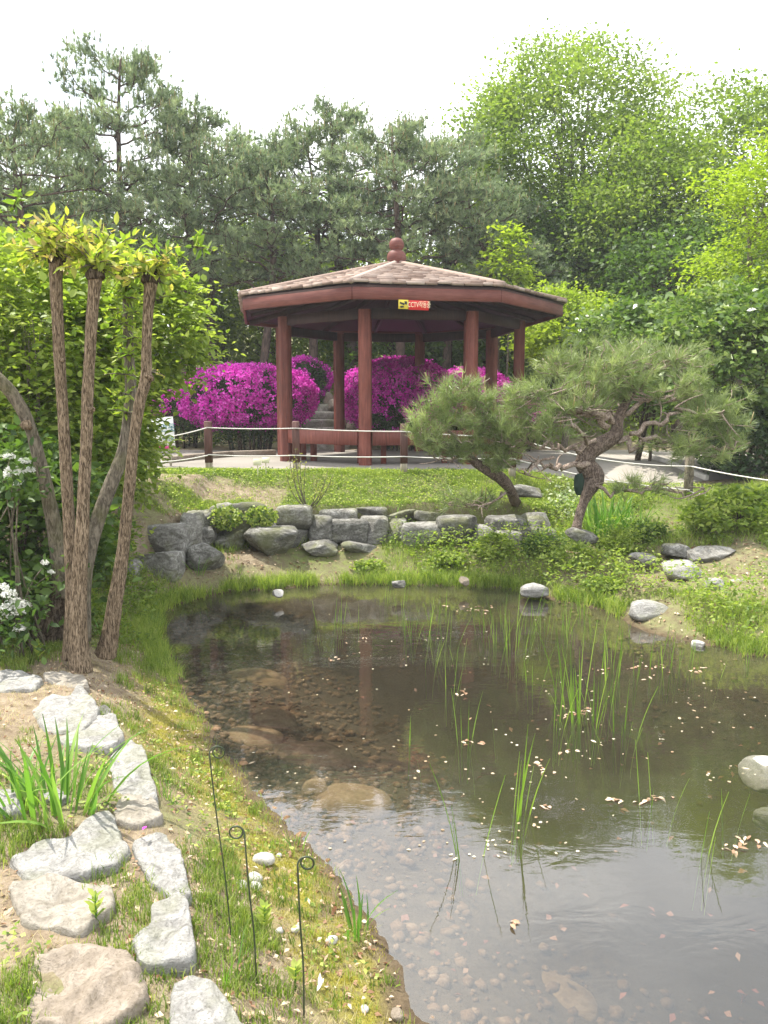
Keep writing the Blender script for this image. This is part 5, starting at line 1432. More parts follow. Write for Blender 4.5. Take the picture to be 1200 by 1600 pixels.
# ================================================================ NEAR PINES
RN = np.random.default_rng(99)
def near_pine(thing, trunk_pts, limbs, pads, tufts, L=.15, w=.0028, N=24, twigsper=9):
    global R
    P_ = curve([at(a, b, Y) for a, b, Y, _ in trunk_pts], 6)
    r_ = np.interp(np.linspace(0, 1, len(P_)), np.linspace(0, 1, len(trunk_pts)), [v[3] / 2 / 1250 * v[2] for v in trunk_pts])
    g = Geo(); tube(g, P_, r_, 20, bump=.35, bseed=7); thing.part('trunk', g, M['bark_twist'], smooth=True)
    gT = Geo(); anchors = []
    for lb in limbs:
        pts = np.array([at(a, b, Y) for a, b, Y in lb[1:]]); q = curve(pts, 5); q[1:-1] += RN.normal(size=(len(q) - 2, 3)) * .034
        g = Geo(); r0 = lb[0] * .72 / 2 / 1250 * lb[1][2]; tube(g, q, np.linspace(r0, r0 * .3, len(q)), 8, bump=.3, bseed=int(lb[0])); thing.part('branch', g, M['twig'], smooth=True)
        anchors.append(q)
        for _k in range(7):
            i_ = RN.integers(2, len(q) - 1); a_ = q[i_]; e_ = a_ + unit(RN.normal(size=3) * np.array([1, .8, .5]) + np.array([0, -.2, .15])) * RN.uniform(.10, .34); m_2 = (a_ + e_) / 2 + RN.normal(size=3) * .03
            tube(gT, bez(a_, m_2, e_, 6), np.linspace(r0 * .42, .004, 6), 5)
    A = np.concatenate(anchors)
    TP, TD, TT = [], [], []
    for (px, py, Y, rx, rz) in pads:
        c = at(px, py, Y); RX = rx / 1250 * Y; RZ = rz / 1250 * Y * .9
        near = A[np.argsort(np.linalg.norm(A - c, axis=1))[:6]]
        for k in range(twigsper):
            e = c + np.array([RN.uniform(-1, 1) * RX, RN.uniform(-1, 1) * RX * .7, RN.uniform(-.8, 1) * RZ])
            a = near[RN.integers(len(near))]; m = (a + e) / 2 + np.array([RN.uniform(-.05, .05), RN.uniform(-.05, .05), -.05])
            q = bez(a, m, e, 7); q[1:-1] += RN.normal(size=(5, 3)) * .012; tube(gT, q, np.linspace(.008, .0035, 7), 4)
            nt_ = tufts; f = RN.uniform(.45, 1.05, nt_)[:, None]; i = np.minimum((f[:, 0] * 6).astype(int), 6)
            p = q[i] + RN.normal(size=(nt_, 3)) * np.array([.055, .055, .035]); d = unit((e - a) * .6 / max(np.linalg.norm(e - a), .05) + np.array([0, 0, .65]) + RN.normal(size=(nt_, 3)) * .5)
            TP.append(p); TD.append(d); TT.append(np.full(nt_, RN.uniform(.25, .75)))
    thing.part('twigs', gT, M['twig'], kind='stuff')
    P_ = np.concatenate(TP); D = np.concatenate(TD); tt = np.clip(np.concatenate(TT) + RN.uniform(-.2, .25, len(P_)), 0, 1)
    g = Geo(); needles(g, P_, D, N, L * RN.uniform(.75, 1.25, len(P_)), w, tt, (.1, 1.15)); thing.part('needles', g, M['pine_near'], kind='stuff')
    g = Geo(); k = np.nonzero((RN.random(len(P_)) < .045) & (D[:, 2] > .5))[0]
    for i in k: tube(g, np.array([P_[i], P_[i] + D[i] * .05 + np.array([0, 0, RN.uniform(.05, .13)])]), [.006, .004], 4, RN.random())
    if len(k): thing.part('shoots', g, M['candle'], kind='stuff')
YA = 8.75
pa = Thing('twisted_pine', 'gnarled pine with a wide flat needle crown and pale contorted branches at the right', 'tree', ong(905, 832))
near_pine(pa, [(898, 838, 8.6, 18), (903, 812, 8.65, 13), (912, 785, 8.7, 12), (920, 765, 8.72, 20), (928, 745, 8.75, 28), (914, 724, 8.75, 26), (920, 706, 8.75, 25), (942, 692, 8.75, 22), (962, 678, 8.75, 18), (966, 655, 8.75, 14), (977, 632, 8.75, 11), (988, 610, 8.8, 9), (985, 585, 8.8, 6)],
    [(16, (960, 660, 8.75), (920, 650, 8.7), (880, 640, 8.65), (860, 632, 8.6)), (14, (950, 668, 8.7), (925, 640, 8.55), (890, 632, 8.5), (840, 615, 8.45)), (13, (968, 655, 8.75), (1000, 635, 8.7), (1040, 620, 8.65), (1085, 612, 8.6)),
     (13, (965, 690, 8.75), (1010, 690, 8.7), (1060, 695, 8.65), (1120, 700, 8.6), (1150, 690, 8.55)), (11, (985, 678, 8.7), (1030, 655, 8.6), (1075, 640, 8.5), (1125, 655, 8.5)), (12, (918, 700, 8.7), (880, 700, 8.6), (850, 692, 8.5), (790, 690, 8.45)),
     (10, (930, 690, 8.7), (905, 675, 8.5), (890, 655, 8.4), (850, 660, 8.35)), (12, (975, 640, 8.8), (960, 610, 8.8), (950, 585, 8.85), (958, 555, 8.9)), (10, (985, 620, 8.8), (1000, 590, 8.9), (1040, 570, 9.0), (1070, 560, 9.05)),
     (9, (955, 610, 8.8), (925, 600, 8.9), (880, 585, 9.0), (860, 570, 9.0)), (14, (915, 722, 8.7), (880, 730, 8.6), (850, 728, 8.5), (810, 735, 8.45)), (9, (925, 750, 8.7), (960, 768, 8.6), (1010, 762, 8.55), (1075, 770, 8.5), (1110, 762, 8.5)), (8, (960, 655, 8.8), (940, 640, 9.1), (900, 620, 9.3)), (8, (1075, 700, 8.6), (1085, 670, 8.6), (1105, 640, 8.6)), (7, (860, 715, 8.55), (835, 722, 8.5), (825, 735, 8.5))],
    [(840, 612, 8.5, 50, 26), (805, 625, 8.5, 45, 26), (860, 575, 8.9, 50, 24), (900, 560, 9.0, 50, 24), (955, 545, 9.0, 55, 24), (1010, 545, 9.0, 55, 24), (1060, 560, 9.0, 50, 26), (1100, 590, 8.8, 48, 28), (1130, 630, 8.6, 40, 30), (1140, 670, 8.6, 34, 28), (1095, 650, 8.5, 45, 24), (1050, 605, 8.6, 45, 22),
     (1000, 590, 8.6, 50, 24), (930, 600, 8.5, 55, 26), (880, 630, 8.4, 50, 22), (850, 665, 8.4, 46, 20), (800, 665, 8.45, 46, 20), (1050, 700, 8.5, 40, 12), (1100, 705, 8.5, 45, 18), (985, 565, 8.7, 40, 20), (790, 650, 8.5, 40, 18), (1075, 625, 8.9, 40, 22), (960, 575, 8.5, 40, 20), (1000, 752, 8.55, 50, 8)], 5)
pb = Thing('leaning_pine', 'smaller leaning pine with low soft needle clumps left of the twisted pine', 'tree', ong(806, 780))
near_pine(pb, [(806, 786, float(ong(806, 780)[1]) - .1, 14), (801, 774, 9.1, 15), (792, 757, 8.9, 17), (775, 742, 8.75, 16), (755, 731, 8.7, 13), (735, 716, 8.7, 11), (718, 700, 8.7, 9), (705, 680, 8.7, 7)],
    [(9, (718, 700, 8.7), (700, 680, 8.65), (690, 655, 8.6), (700, 625, 8.6)), (9, (740, 720, 8.7), (715, 700, 8.6), (680, 690, 8.55), (660, 680, 8.5)), (9, (725, 705, 8.7), (745, 680, 8.6), (760, 650, 8.6), (765, 620, 8.6)), (8, (770, 740, 8.75), (785, 715, 8.65), (800, 700, 8.6), (815, 690, 8.6)),
     (7, (735, 718, 8.7), (700, 715, 8.6), (670, 712, 8.5)), (6, (790, 770, 8.8), (760, 785, 8.7), (720, 790, 8.7), (690, 785, 8.7))],
    [(690, 620, 8.6, 42, 24), (735, 605, 8.6, 45, 24), (770, 620, 8.6, 40, 24), (670, 655, 8.5, 36, 26), (715, 655, 8.55, 44, 24), (760, 660, 8.55, 42, 24), (668, 690, 8.5, 34, 22), (705, 700, 8.5, 34, 20), (735, 695, 8.6, 32, 16), (790, 690, 8.6, 36, 20), (765, 715, 8.65, 30, 14), (740, 775, 8.7, 50, 8)], 5)
g = Geo(); c = at(905, 757, 8.60)
rock(g, c, (.11, .10, .24), 91, 2.6, 0, 3, 4, .10)
single('bark_wrap', g, plain('dark_green_cloth', (.012, .028, .018), .85), 'dark green cloth bundle against the twisted pine trunk', 'wrap', (c[0], c[1], c[2] - .15), smooth=True)

# ================================================================ IRISES, REEDS
RI = np.random.default_rng(123)
def blade_mesh(h, w, bend, tw, name='blade', mat='iris', tint=.5):
    n = 7; t = np.linspace(0, 1, n); y = bend * h * t ** 2.2; z = h * (t - .12 * abs(bend) * t ** 2)
    ww = w * np.interp(t, [0, .25, .7, 1], [.75, 1, .7, .02]) / 2
    L_ = np.stack([-ww, y, z], 1); C_ = np.stack([np.zeros(n), y + w * .12, z], 1); R_ = np.stack([ww, y, z], 1)
    V = np.stack([L_, C_, R_], 1).reshape(-1, 3); k = np.arange(n - 1)[:, None] * 3
    Q = np.concatenate([k + np.array([0, 1, 4, 3]), k + np.array([1, 2, 5, 4])])
    g = Geo(); g.add(V, None, Q, np.repeat(np.interp(t, [0, .2, 1], [tint + .25, tint, tint - .05]), 3)); me = g.mesh(name, smooth=True); me.materials.append(M[mat]); return me
IB = [blade_mesh(1, .055, b, 0, 'blade', 'iris', tt) for b in (.08, .25, .5) for tt in (.3, .55, .8)]
RB = [blade_mesh(1, .042, b, 0, 'blade', 'reed', tt) for b in (.01, .06, .15) for tt in (.35, .6, .85)]
def clump(name, cat, base, n, h, rad, label, group, bank, wide=1.0, lean=.3, dirs=None):
    t_ = Thing(name, label, cat, base, group)
    for k in range(n):
        a = RI.uniform(0, 6.28); r = rad * math.sqrt(RI.random()); p = base + np.array([r * math.cos(a), r * math.sin(a), 0]); hh = h * RI.uniform(.55, 1.1)
        tilt = lean * (r / max(rad, 1e-4)) * RI.uniform(.3, 1.2) + RI.uniform(0, .08)
        az = a + RI.uniform(-.6, .6)
        Mx = Matrix.Translation(Vector(p)) @ Matrix.Rotation(az - math.pi / 2, 4, 'Z') @ Matrix.Rotation(-tilt, 4, 'X') @ Matrix.Rotation(RI.uniform(-.9, .9), 4, 'Z') @ Matrix.Diagonal((hh * wide, hh, hh, 1))
        t_.piece('blade', bank[RI.integers(len(bank))], None, Mx)
GI = 'iris clumps'
clump('iris_clump', 'iris', ong(95, 1268), 46, .40, .17, 'big fresh iris clump among the flat stones on the left bank', GI, IB, 1.0, .55)
clump('iris_clump', 'iris', ong(35, 1258), 16, .34, .09, 'outer left tuft of iris blades leaning out beside the big clump', GI, IB, 1.0, .5)
clump('iris_clump', 'iris', ong(560, 1462), 14, .20, .05, 'small iris tuft at the water edge right of the third wire stake', GI, IB, 1.1, .25)
clump('iris_clump', 'iris', ong(464, 1330), 7, .12, .025, 'tiny iris tuft on the mossy shore behind the third wire stake', GI, IB, 1.2, .25)
clump('iris_clump', 'iris', ong(945, 838), 70, .60, .24, 'upright iris clump around the foot of the twisted pine', GI, IB, .75, .25)
clump('iris_clump', 'iris', ong(990, 832), 30, .46, .16, 'iris tuft right of the twisted pine foot', GI, IB, .75, .3)
clump('iris_clump', 'iris', ong(620, 800), 8, .22, .08, 'sparse long blades on the wall top', GI, IB, .6, .6)
clump('iris_clump', 'iris', ong(310, 900), 9, .28, .06, 'pale long blades at the left foot of the wall', GI, IB, .7, .5)
clump('iris_clump', 'iris', ong(165, 1000), 10, .20, .06, 'short blades between the pollard stems', GI, IB, 1, .4)
clump('iris_clump', 'iris', ong(238, 985), 12, .17, .06, 'short blades at the left tip of the far shore', GI, IB, 1, .4)
clump('iris_clump', 'iris', ong(645, 855), 10, .24, .10, 'green blades before the dark stone of the wall', GI, IB, .6, .5)
clump('iris_clump', 'iris', ong(262, 1245), 9, .13, .05, 'small blades right of the dusty flat stone', GI, IB, 1, .3)
clump('iris_clump', 'iris', ong(352, 1540), 12, .13, .05, 'thin young blades left of the second wire stake foot', GI, IB, .6, .25)
GRD = 'reed clumps standing in the pond'
rd = [(515, 978, 45, 7), (529, 972, 38, 4), (560, 965, 30, 3), (600, 938, 30, 6), (628, 945, 34, 6), (640, 988, 62, 6), (655, 992, 55, 6), (672, 968, 40, 5), (682, 1004, 50, 4), (690, 950, 34, 5), (668, 1040, 60, 3), (700, 1082, 92, 3), (716, 1030, 40, 2), (727, 1162, 84, 4), (636, 1166, 52, 1), (662, 1172, 30, 1), (795, 1268, 175, 6), (760, 985, 50, 5), (775, 1010, 60, 5), (786, 975, 55, 7), (802, 1012, 90, 8), (812, 990, 60, 6), (830, 960, 42, 5),
      (832, 1060, 60, 3), (862, 1132, 100, 5), (850, 990, 50, 5), (872, 985, 60, 6), (893, 1005, 70, 6), (893, 1090, 120, 7), (905, 1112, 100, 5), (918, 1124, 120, 8), (928, 1128, 90, 6), (942, 1100, 80, 5), (948, 1040, 75, 5), (960, 1060, 90, 4), (971, 1148, 78, 7), (966, 1165, 60, 2), (985, 1000, 50, 5), (985, 1062, 70, 3), (1012, 1248, 110, 2), (1035, 1245, 105, 2), (1020, 1040, 60, 3), (1040, 1044, 55, 5), (1068, 1036, 60, 5), (1110, 1055, 60, 2), (1090, 1020, 30, 3), (733, 1338, 140, 4), (720, 1335, 120, 1), (1097, 1338, 105, 2), (1083, 1335, 95, 1), (1135, 1268, 52, 2), (700, 1000, 50, 3), (745, 1180, 30, 1), (780, 1130, 40, 1), (910, 960, 45, 5), (930, 985, 55, 5), (1170, 1040, 30, 3), (1190, 1000, 24, 3)]
ORD = ['first', 'second', 'third', 'fourth', 'fifth', 'sixth', 'seventh', 'eighth', 'ninth', 'tenth', 'eleventh', 'twelfth', 'thirteenth', 'fourteenth', 'fifteenth', 'sixteenth', 'seventeenth', 'eighteenth', 'nineteenth', 'twentieth']
special = {(795, 1268): 'tallest solitary reed clump standing in the middle of the pond', (918, 1124): 'densest reed clump of the pond with dry leaves at its foot', (733, 1338): 'thin splayed reeds standing where the sky reflection begins', (1097, 1338): 'two straight tall reeds in the sky reflection at the right', (1135, 1268): 'lone short reed nearest the white striped stone', (636, 1166): 'single slanting reed blade left of the pond centre', (971, 1148): 'pointed reed tuft just right of the densest clump'}
rowname = lambda y: 'along the far bank' if y < 962 else ('a little off the far bank' if y < 1000 else ('at mid pond behind the densest clump' if y < 1070 else ('level with the densest clump' if y < 1175 else 'in the near open water')))
rows_ = {}
for (px, py, hp, n) in sorted(rd): rows_.setdefault(rowname(py), []).append((px, py))
for (px, py, hp, n) in rd:
    b = on(px, py, 0.0); zb = gz(b[0], b[1]); h = hp / 1250 * b[1] * 1.02
    lab = special.get((px, py)) or ('%s reed tuft from the left %s' % (ORD[rows_[rowname(py)].index((px, py))], rowname(py)))
    base = np.array([b[0], b[1], max(zb, -.25)]); hh = h - base[2]
    clump('reed_clump', 'reeds', base, n, hh, .012 + .011 * n, lab, GRD, RB, .38 if hh > .4 else .65, .12)

# ================================================================ WIRE STAKES with curled tops
def stake(px_top, py_top, px_b, py_b, side, label, turn=1.0, r=.0035):
    b = ong(px_b, py_b); tp = at(px_top, py_top, b[1] + (0.03))
    pts = [b - np.array([0, 0, .08]), b, b + (tp - b) * .33 + np.array([.004, 0, 0]), b + (tp - b) * .66, tp]
    P_ = list(curve(pts, 5))
    R0 = .024; c = tp + np.array([side * R0, .002, 0])
    a0 = math.pi if side > 0 else 0.0
    for k in range(1, 34):
        f = k / 33; a = a0 - side * f * 2 * math.pi * 1.35 * turn; rr = R0 * (1 - .42 * f)
        P_.append(c + np.array([math.cos(a) * rr, .012 * f * 1.5, math.sin(a) * rr]))
    t_ = Thing('wire_stake', label, 'plant stake', b, 'curled wire stakes on the bank')
    g = Geo(); tube(g, np.array(P_), r, 8); t_.part('wire', g, M['iron'], smooth=True)
stake(327, 1178, 361, 1466, 1, 'curl-topped wire stake nearest the flat stones, leftmost of the three', r=.0023)
stake(382, 1304, 401, 1538, -1, 'curl-topped wire stake in the middle of the three', r=.0026)
stake(465, 1352, 475, 1592, 1, 'curl-topped wire stake closest to the water', r=.0028)

# leafy seedlings by the stakes
def seedling(px, py, h, n, lab, L_=.05):
    b = ong(px, py); t_ = Thing('seedling', lab, 'seedling', b, 'young plants on the bank'); g = Geo()
    tube(g, np.array([b - np.array([0, 0, .02]), b + np.array([.003, 0, h])]), [.004, .002], 5, .5); t_.part('stem', g, M['iris'])
    for k in range(n):
        f = .25 + .75 * k / n; a = k * 2.4; d = np.array([math.cos(a) * .7, math.sin(a) * .7, .9]); l = L_ * (1.1 - .4 * f)
        gq = Geo(); leaves(gq, (b + np.array([0, 0, h * f]))[None], d[None], np.array([[-d[0], -d[1], .8]]), l, l * .5, RI.uniform(.4, .95)); t_.part('leaf', gq, M['leaf_shrub'])
seedling(413, 1462, .10, 16, 'bright green leafy seedling between the second and third wire stakes')
seedling(461, 1545, .07, 9, 'small green seedling at the foot of the third wire stake')
seedling(150, 1450, .10, 10, 'weed with a purple bud on the dusty flagstones')
seedling(60, 1035, .12, 7, 'broad leaved seedling under the old stump', .07)
# white torn paper
b = ong(495, 1552); g = Geo()
leaves(g, np.array([b + np.array([0, 0, .005]), b + np.array([.005, 0, .01])]), np.array([[.35, 1, .25], [.1, 1, .5]]), np.array([[0, -.2, 1], [.5, 0, 1]]), .055, .014, .9)
single('paper_scrap', g, M['petal_white'], 'twisted scrap of white paper on the soil right of the third wire stake', 'paper', b)
# red petal on edging stone
b = ong(224, 1328); g = Geo(); leaves(g, (b + np.array([0, 0, .075]))[None], np.array([[.2, 1, .1]]), np.array([[0, 0, 1.]]), .03, .014, .6)
single('petal', g, M['petal'], 'fallen magenta petal on the wavy grained edging stone', 'petal', b)

# ================================================================ GROUND COVER
RG = np.random.default_rng(321); R = RG
def in_slabs(x, y, grow=0.0):
    m = np.zeros(len(x), bool)
    for P_ in SLABS:
        c = P_.mean(0); q = [tuple(c + (p - c) * (1 + grow)) for p in P_[::2]]
        m |= in_poly(x, y, q)
    return m
def near_b(x, y):
    m = np.zeros(len(x), bool)
    for a, b, r in BOULD: m |= ((x - a) / (r + .05)) ** 2 + ((y - b + .12) / .42) ** 2 < 1
    return m
def scatter(n, x0, x1, y0, y1):
    x = R.uniform(x0, x1, n); y = R.uniform(y0, y1, n)
    v = np.abs(x) < (0.52 * y + 0.5)
    x, y = x[v], y[v]; return x, y, shore(x, y)
# left bank: tufts of fine grass (clustered), dry straw, moss, litter
def tuft_grass(x, y, per, rad, h, w, lean, name, mat, label, tintv=(0, 1), seg=2):
    n = len(x); ci = np.repeat(np.arange(n), per)
    X, Y = x[ci] + R.normal(size=n * per) * rad, y[ci] + R.normal(size=n * per) * rad
    Z = H(X, Y) - .004; P_ = np.stack([X, Y, Z], 1); k = shore(X, Y) > .01; P_ = P_[k]; ci = ci[k]
    hh = np.broadcast_to(h, (n,))[ci] * R.uniform(.45, 1.2, len(P_)); t = np.clip(R.uniform(*tintv, n)[ci] + R.uniform(-.25, .25, len(P_)), 0, 1)
    g = Geo(); blades(g, P_, hh, w, lean, t, seg); return single(name, g, M[mat], label, 'grass', (0, 3, 0), kind='stuff')
x, y, s = scatter(20000, -3.2, .9, 1.6, 6.6)
den = vn(x * 2.2, y * 2.2, seed=50); k = (s > .03) & (den > .44) & ~in_slabs(x, y, -.12) & (R.random(len(x)) < np.clip((den - .43) * 5, .15, 1) * np.where(s < .38, .22, 1) * np.where(y < 5, 1, 1))
k &= ~((x < -1.0) & (y < 2.55) & (y > 2.05) & (x > -1.75))
x, y, s = x[k], y[k], s[k]
tuft_grass(x, y, 16, .018, .035 + .07 * vn(x * 1.5, y * 1.5, seed=51) ** 2, .0032, .6, 'grass', 'grass', 'green grass tufts between the flat stones of the left bank', (.1, .9))
x, y, s = scatter(11000, -3.2, .9, 1.6, 6.6); k = (s > .05) & ~in_slabs(x, y, -.02); x, y = x[k], y[k]
tuft_grass(x, y, 7, .03, .028, .0022, 1.2, 'dry_grass', 'grass_dry', 'dry straw and dead grass on the left bank', (.1, .9), 1)
x, y, s = scatter(42000, -2.5, .9, 1.6, 5.6); mf = moss_f(x, y, s) * (vn(x * 6, y * 6, seed=52) > .36); k = (R.random(len(x)) < mf) & ~in_slabs(x, y); x, y = x[k], y[k]
g = Geo(); n = len(x); ci = np.repeat(np.arange(n), 4); X, Y = x[ci] + R.normal(size=4 * n) * .012, y[ci] + R.normal(size=4 * n) * .012
blades(g, np.stack([X, Y, H(X, Y) - .002], 1), R.uniform(.006, .016, 4 * n), .004, .5, R.random(4 * n), 1)
single('moss', g, M['moss'], 'yellow green moss cushion along the left shore', 'moss', (0, 3, 0), kind='stuff')
x, y, s = scatter(17000, -3, .9, 1.6, 7.4); k = (s > .02) & (R.random(len(x)) < .30 + .6 * (vn(x * 2, y * 2, seed=53) > .52)) & ~in_slabs(x, y, -.08); x, y = x[k], y[k]; n = len(x)
g = Geo(); leaves(g, np.stack([x, y, H(x, y) + R.uniform(.002, .012, n)], 1), unit(rdir(n) * np.array([1, 1, .25])), unit(rdir(n) * .5 + np.array([0, 0, 1.])), R.uniform(.012, .034, n), R.uniform(.007, .018, n), R.random(n), fold=.35, simple=True)
single('litter', g, M['litter'], 'dry brown leaf litter on the left bank soil', 'litter', (0, 3, 0), kind='stuff')
# low herbs left
x, y, s = scatter(3600, -3.2, .9, 1.7, 8.2); den = vn(x * 1.6, y * 1.6, seed=57); k = (s > .08) & (den > .55) & ~in_slabs(x, y, -.05); x, y = x[k], y[k]; n = len(x); per = 7; ci = np.repeat(np.arange(n), per)
X, Y = x[ci] + R.normal(size=n * per) * .022, y[ci] + R.normal(size=n * per) * .022; m = n * per
g = Geo(); leaves(g, np.stack([X, Y, H(X, Y) + R.uniform(.005, .05, m)], 1), unit(rdir(m) * np.array([1, 1, .4])), unit(rdir(m) * .5 + np.array([0, 0, 1.])), R.uniform(.012, .028, m), R.uniform(.008, .017, m), R.random(m), simple=True)
single('herbs', g, M['leaf_shrub'], 'small leafy weeds on the left bank', 'weeds', (0, 3, 0), kind='stuff')
# sedge overhanging the water's edge
x = R.uniform(-3.4, 5, 60000); y = R.uniform(2.5, 8.6, 60000); s = shore(x, y)
k = (s > -.02) & (s < .16) & ((y > 5.3) | (R.random(60000) < .12)) & (vn(x * 1.5, y * 1.5, seed=64) > .36) & ~near_b(x, y); x, y = x[k][:2600], y[k][:2600]; n = len(x); per = 9; ci = np.repeat(np.arange(n), per)
X, Y = x[ci] + R.normal(size=n * per) * .018, y[ci] + R.normal(size=n * per) * .018
far = np.clip((Y - 3) / 4, .3, 1)
g = Geo(); blades(g, np.stack([X, Y, np.maximum(H(X, Y), -.03) - .004], 1), R.uniform(.05, .17, n * per) * far, .0055 * far, .7, R.uniform(.1, .95, n)[ci], 2)
single('sedge', g, M['grass_far'], 'sedge tufts hanging over the edge of the water', 'grass', (0, 7, 0), kind='stuff')
# lawn above the wall
x = R.uniform(-5, 7, 46000); y = R.uniform(8.6, 11.3, 46000); yw = np.interp(x, WALLX, WALLY); den = vn(x * 1.4, y * 1.4, seed=54)
bare = (x < -1.2) & (y < 9.9) & (vn(x * 1.1, y * 1.1, seed=55) > .40)
k = (y > yw + .08) & (den > .22) & (R.random(len(x)) < np.where(bare, .10, .85)) & (y < 10.95 + .25 * den) ; x, y, den = x[k], y[k], den[k]
n = len(x); per = 9; ci = np.repeat(np.arange(n), per); X, Y = x[ci] + R.normal(size=n * per) * .03, y[ci] + R.normal(size=n * per) * .03
g = Geo(); blades(g, np.stack([X, Y, H(X, Y) - .004], 1), (.02 + .07 * den[ci] ** 2) * R.uniform(.5, 1.3, n * per), .006, .6, np.clip(den[ci] * .9 + R.uniform(-.3, .3, n * per), 0, 1), 1)
m = 16000; ci = R.integers(0, n, m); X, Y = x[ci] + R.normal(size=m) * .04, y[ci] + R.normal(size=m) * .04
single('lawn_grass', g, M['grass_far'], 'sunlit lawn between the stone wall and the rope fence', 'lawn', (0, 9.5, .8), kind='stuff')
g = Geo(); leaves(g, np.stack([X, Y, H(X, Y) + R.uniform(.005, .05, m)], 1), unit(rdir(m) * np.array([1, 1, .3])), unit(rdir(m) * .5 + np.array([0, 0, 1.])), R.uniform(.02, .04, m), R.uniform(.012, .026, m), R.random(m), simple=True)
single('clover', g, M['leaf_shrub'], 'clover and low weeds in the lawn', 'weeds', (0, 9.5, .8), kind='stuff')
# shore strip between wall and water, and the right bank
x = R.uniform(-3.4, 6, 22000); y = R.uniform(5.4, 10.4, 22000); s = shore(x, y); yw = np.interp(x, WALLX, WALLY); den = vn(x * 1.9, y * 1.9, seed=56)
k = (s > -.03) & ((y < yw - .02) | (x > 1.7)) & (den > .30) & (np.abs(x) < .52 * y + .3) & (R.random(len(x)) < .85) & ~near_b(x, y); x, y, den, s = x[k], y[k], den[k], s[k]
n = len(x); per = 7; ci = np.repeat(np.arange(n), per); X, Y = x[ci] + R.normal(size=n * per) * .025, y[ci] + R.normal(size=n * per) * .025
g = Geo(); blades(g, np.stack([X, Y, H(X, Y) - .004], 1), (.045 + .20 * den[ci] ** 2.2) * R.uniform(.4, 1.4, n * per), .0055, .7, np.clip(den[ci] * .9 + R.uniform(-.3, .3, n * per), 0, 1), 1)
single('bank_grass', g, M['grass_far'], 'rough grass on the far and right banks of the pond', 'grass', (0, 8, .2), kind='stuff')
m = 17000; x = R.uniform(-2.6, 6, m); y = R.uniform(5.6, 10, m); s = shore(x, y); yw = np.interp(x, WALLX, WALLY)
den = vn(x * 1.5, y * 1.5, seed=58) + .16 * np.exp(-((x - 2.0) ** 2) / 1.6) 
k = (s > .06) & (den > .53) & ((y < yw - .05) | (x > 1.3)) & ~near_b(x, y); x, y, den = x[k], y[k], den[k]; n = len(x); per = 4; ci = np.repeat(np.arange(n), per); m = n * per
X, Y = x[ci] + R.normal(size=m) * .03, y[ci] + R.normal(size=m) * .03; hh = np.clip((den[ci] - .48) * 1.6, .02, .32)
g = Geo(); leaves(g, np.stack([X, Y, H(X, Y) + R.random(m) * hh], 1), unit(rdir(m) * np.array([1, 1, .5])), unit(rdir(m) * .6 + np.array([0, 0, 1.])), R.uniform(.025, .06, m), R.uniform(.015, .034, m), np.clip(den[ci] * .5 + R.uniform(-.2, .35, m), 0, 1), simple=True)
single('bank_herbs', g, M['leaf_shrub'], 'leafy weeds and herbs on the far right bank', 'weeds', (0, 8, .2), kind='stuff')
x, y, s = scatter(14000, -3.4, 5, 5.6, 9.3); yw = np.interp(x, WALLX, WALLY); k = (s > .02) & ((y < yw + .3) | (x > 1.5)) & (R.random(len(x)) < .5); x, y = x[k], y[k]; n = len(x)
g = Geo(); leaves(g, np.stack([x, y, H(x, y) + R.uniform(.002, .02, n)], 1), unit(rdir(n) * np.array([1, 1, .25])), unit(rdir(n) * .5 + np.array([0, 0, 1.])), R.uniform(.02, .05, n), R.uniform(.012, .026, n), R.random(n), fold=.35, simple=True)
single('litter', g, M['litter'], 'fallen brown leaves along the foot of the stone wall', 'litter', (0, 8, .2), kind='stuff')
# ivy on the wall
for q, (px, py, rx, ry, lab) in enumerate([(352, 808, 26, 18, 'ivy patch draped over the left wall stones'), (408, 806, 26, 16, 'ivy patch on the wall above the largest boulder')]):
    n = 420; a = R.uniform(0, 6.28, n); r = np.sqrt(R.random(n)); P_ = np.array([at(px + rx * r[i] * math.cos(a[i]), py + ry * r[i] * math.sin(a[i]), 8.86 + R.uniform(-.05, .10)) for i in range(n)])
    g = Geo(); leaves(g, P_, unit(rdir(n) + np.array([0, -.2, -.5])), unit(rdir(n) * .5 + np.array([0, -1, .6])), R.uniform(.03, .05, n), R.uniform(.025, .04, n), R.random(n), simple=True)
    single('ivy', g, M['leaf_shrub'], lab, 'ivy', at(px, py + ry, 8.9), kind='stuff')
n = 380; P_ = np.array([ong(885 + 16 * R.normal(), 790 + 14 * R.normal()) for i in range(n)]) + np.stack([np.zeros(n), np.zeros(n), R.uniform(0, .14, n)], 1)
g = Geo(); leaves(g, P_, unit(rdir(n)), unit(rdir(n) * .5 + np.array([0, -.5, 1.])), R.uniform(.04, .065, n), R.uniform(.03, .05, n), R.random(n), simple=True)
single('hosta', g, leafmat('variegated_leaves', (.10, .16, .05), (.32, .38, .18), (.55, .60, .38), .35), 'pale variegated leaves left of the twisted pine foot', 'plant', ong(885, 800), kind='stuff')
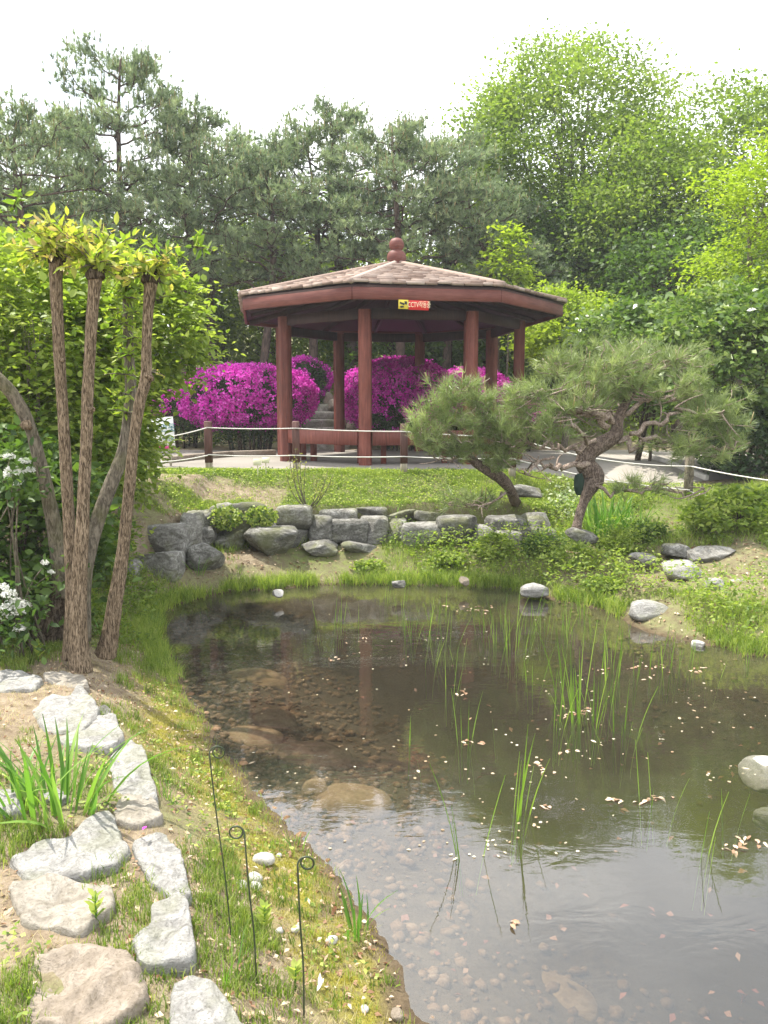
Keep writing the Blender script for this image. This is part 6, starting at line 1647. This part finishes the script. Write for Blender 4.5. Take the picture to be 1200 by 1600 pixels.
# things on the water: pale petals and dead leaves
n = 430; px = R.uniform(380, 1200, n); py = 940 + 400 * R.random(n) ** .9; P_ = np.array([on(a, b, .003) for a, b in zip(px, py)]); cl = vn(P_[:, 0] * 1.4, P_[:, 1] * 1.4, seed=60)
k = (shore(P_[:, 0], P_[:, 1]) < -.05) & (cl + .25 * vn(P_[:, 0] * 6, P_[:, 1] * 6, seed=61) > .60) & (R.random(n) < np.where(px < 600, .5, 1)); P_ = P_[k]; n = len(P_)
g = Geo(); leaves(g, P_, unit(rdir(n) * np.array([1, 1, .0])), np.array([[0, 0, 1.]]) + rdir(n) * .1, R.uniform(.006, .022, n) * np.where(R.random(n) < .12, 2.2, 1), R.uniform(.008, .02, n), R.random(n), fold=.1, droop=0, simple=False)
single('floating_petals', g, M['float'], 'pale petals and bits of leaf floating on the pond', 'petals', (0, 5, 0), kind='stuff')
LP = [(648, 1166, 'x'), (742, 955, 16), (722, 952, 14), (765, 952, 12), (843, 1195, 9), (852, 1204, 9), (735, 1160, 9), (885, 1172, 6), (902, 1112, 16), (918, 1108, 10), (1010, 1250, 12), (1025, 1246, 12), (965, 1250, 10), (1170, 1318, 16), (1150, 1325, 12), (805, 1445, 7), (860, 1260, 7), (720, 1080, 10), (1030, 1048, 18), (1000, 1046, 14), (945, 1045, 12), (1090, 1048, 12), (520, 1030, 9), (560, 1000, 8)]
P_ = []; 
for a, b, r in LP:
    if r == 'x': continue
    for k in range(max(3, int(r * .7))): P_.append(on(a + R.normal() * r * .9, b + R.normal() * r * .3, .004))
P_ = np.array(P_); n = len(P_)
g = Geo(); leaves(g, P_, unit(rdir(n) * np.array([1, 1, .15])), np.array([[0, 0, 1.]]) + rdir(n) * .35, R.uniform(.02, .045, n), R.uniform(.01, .022, n), R.uniform(.3, 1, n), fold=.3, simple=False)
single('floating_leaves', g, M['litter'], 'drifts of curled dead leaves floating round the reeds', 'leaves', (0, 5, 0), kind='stuff')
n = 160; px = R.uniform(340, 1200, n); py = R.uniform(1000, 1560, n); P_ = np.array([on(a, b, -.06) for a, b in zip(px, py)]); P_[:, 2] = np.maximum(H(P_[:, 0], P_[:, 1]) + .02, -.14)
k = shore(P_[:, 0], P_[:, 1]) < -.12; P_ = P_[k]; n = len(P_)
g = Geo(); leaves(g, P_, unit(rdir(n) * np.array([1, 1, .2])), np.array([[0, 0, 1.]]) + rdir(n) * .4, R.uniform(.02, .05, n), R.uniform(.014, .03, n), R.random(n), simple=True)
single('sunken_leaves', g, M['red_leaf'], 'reddish dead leaves suspended just under the pond surface', 'leaves', (0, 4, -.1), kind='stuff')

# ================================================================ AIR: thin volume added to imitate the pale veil of lens flare
g = Geo(); lo, hi = np.array([-45., -6., -3.2]), np.array([45., 48., 17.0])
box(g, (lo + hi) / 2, tuple(hi - lo))
m_, t_ = nodes('flare_veil'); T = NT(t_); o_ = T.n('ShaderNodeOutputMaterial'); v_ = T.n('ShaderNodeVolumePrincipled', Density=0.0013); v_.inputs['Color'].default_value = (.93, .96, 1, 1)
T.l(v_.outputs[0], o_.inputs['Volume'])
tagit(link('veil', g.mesh('veil'), m_), 'thin added haze filling the garden air', 'veil', kind='stuff')
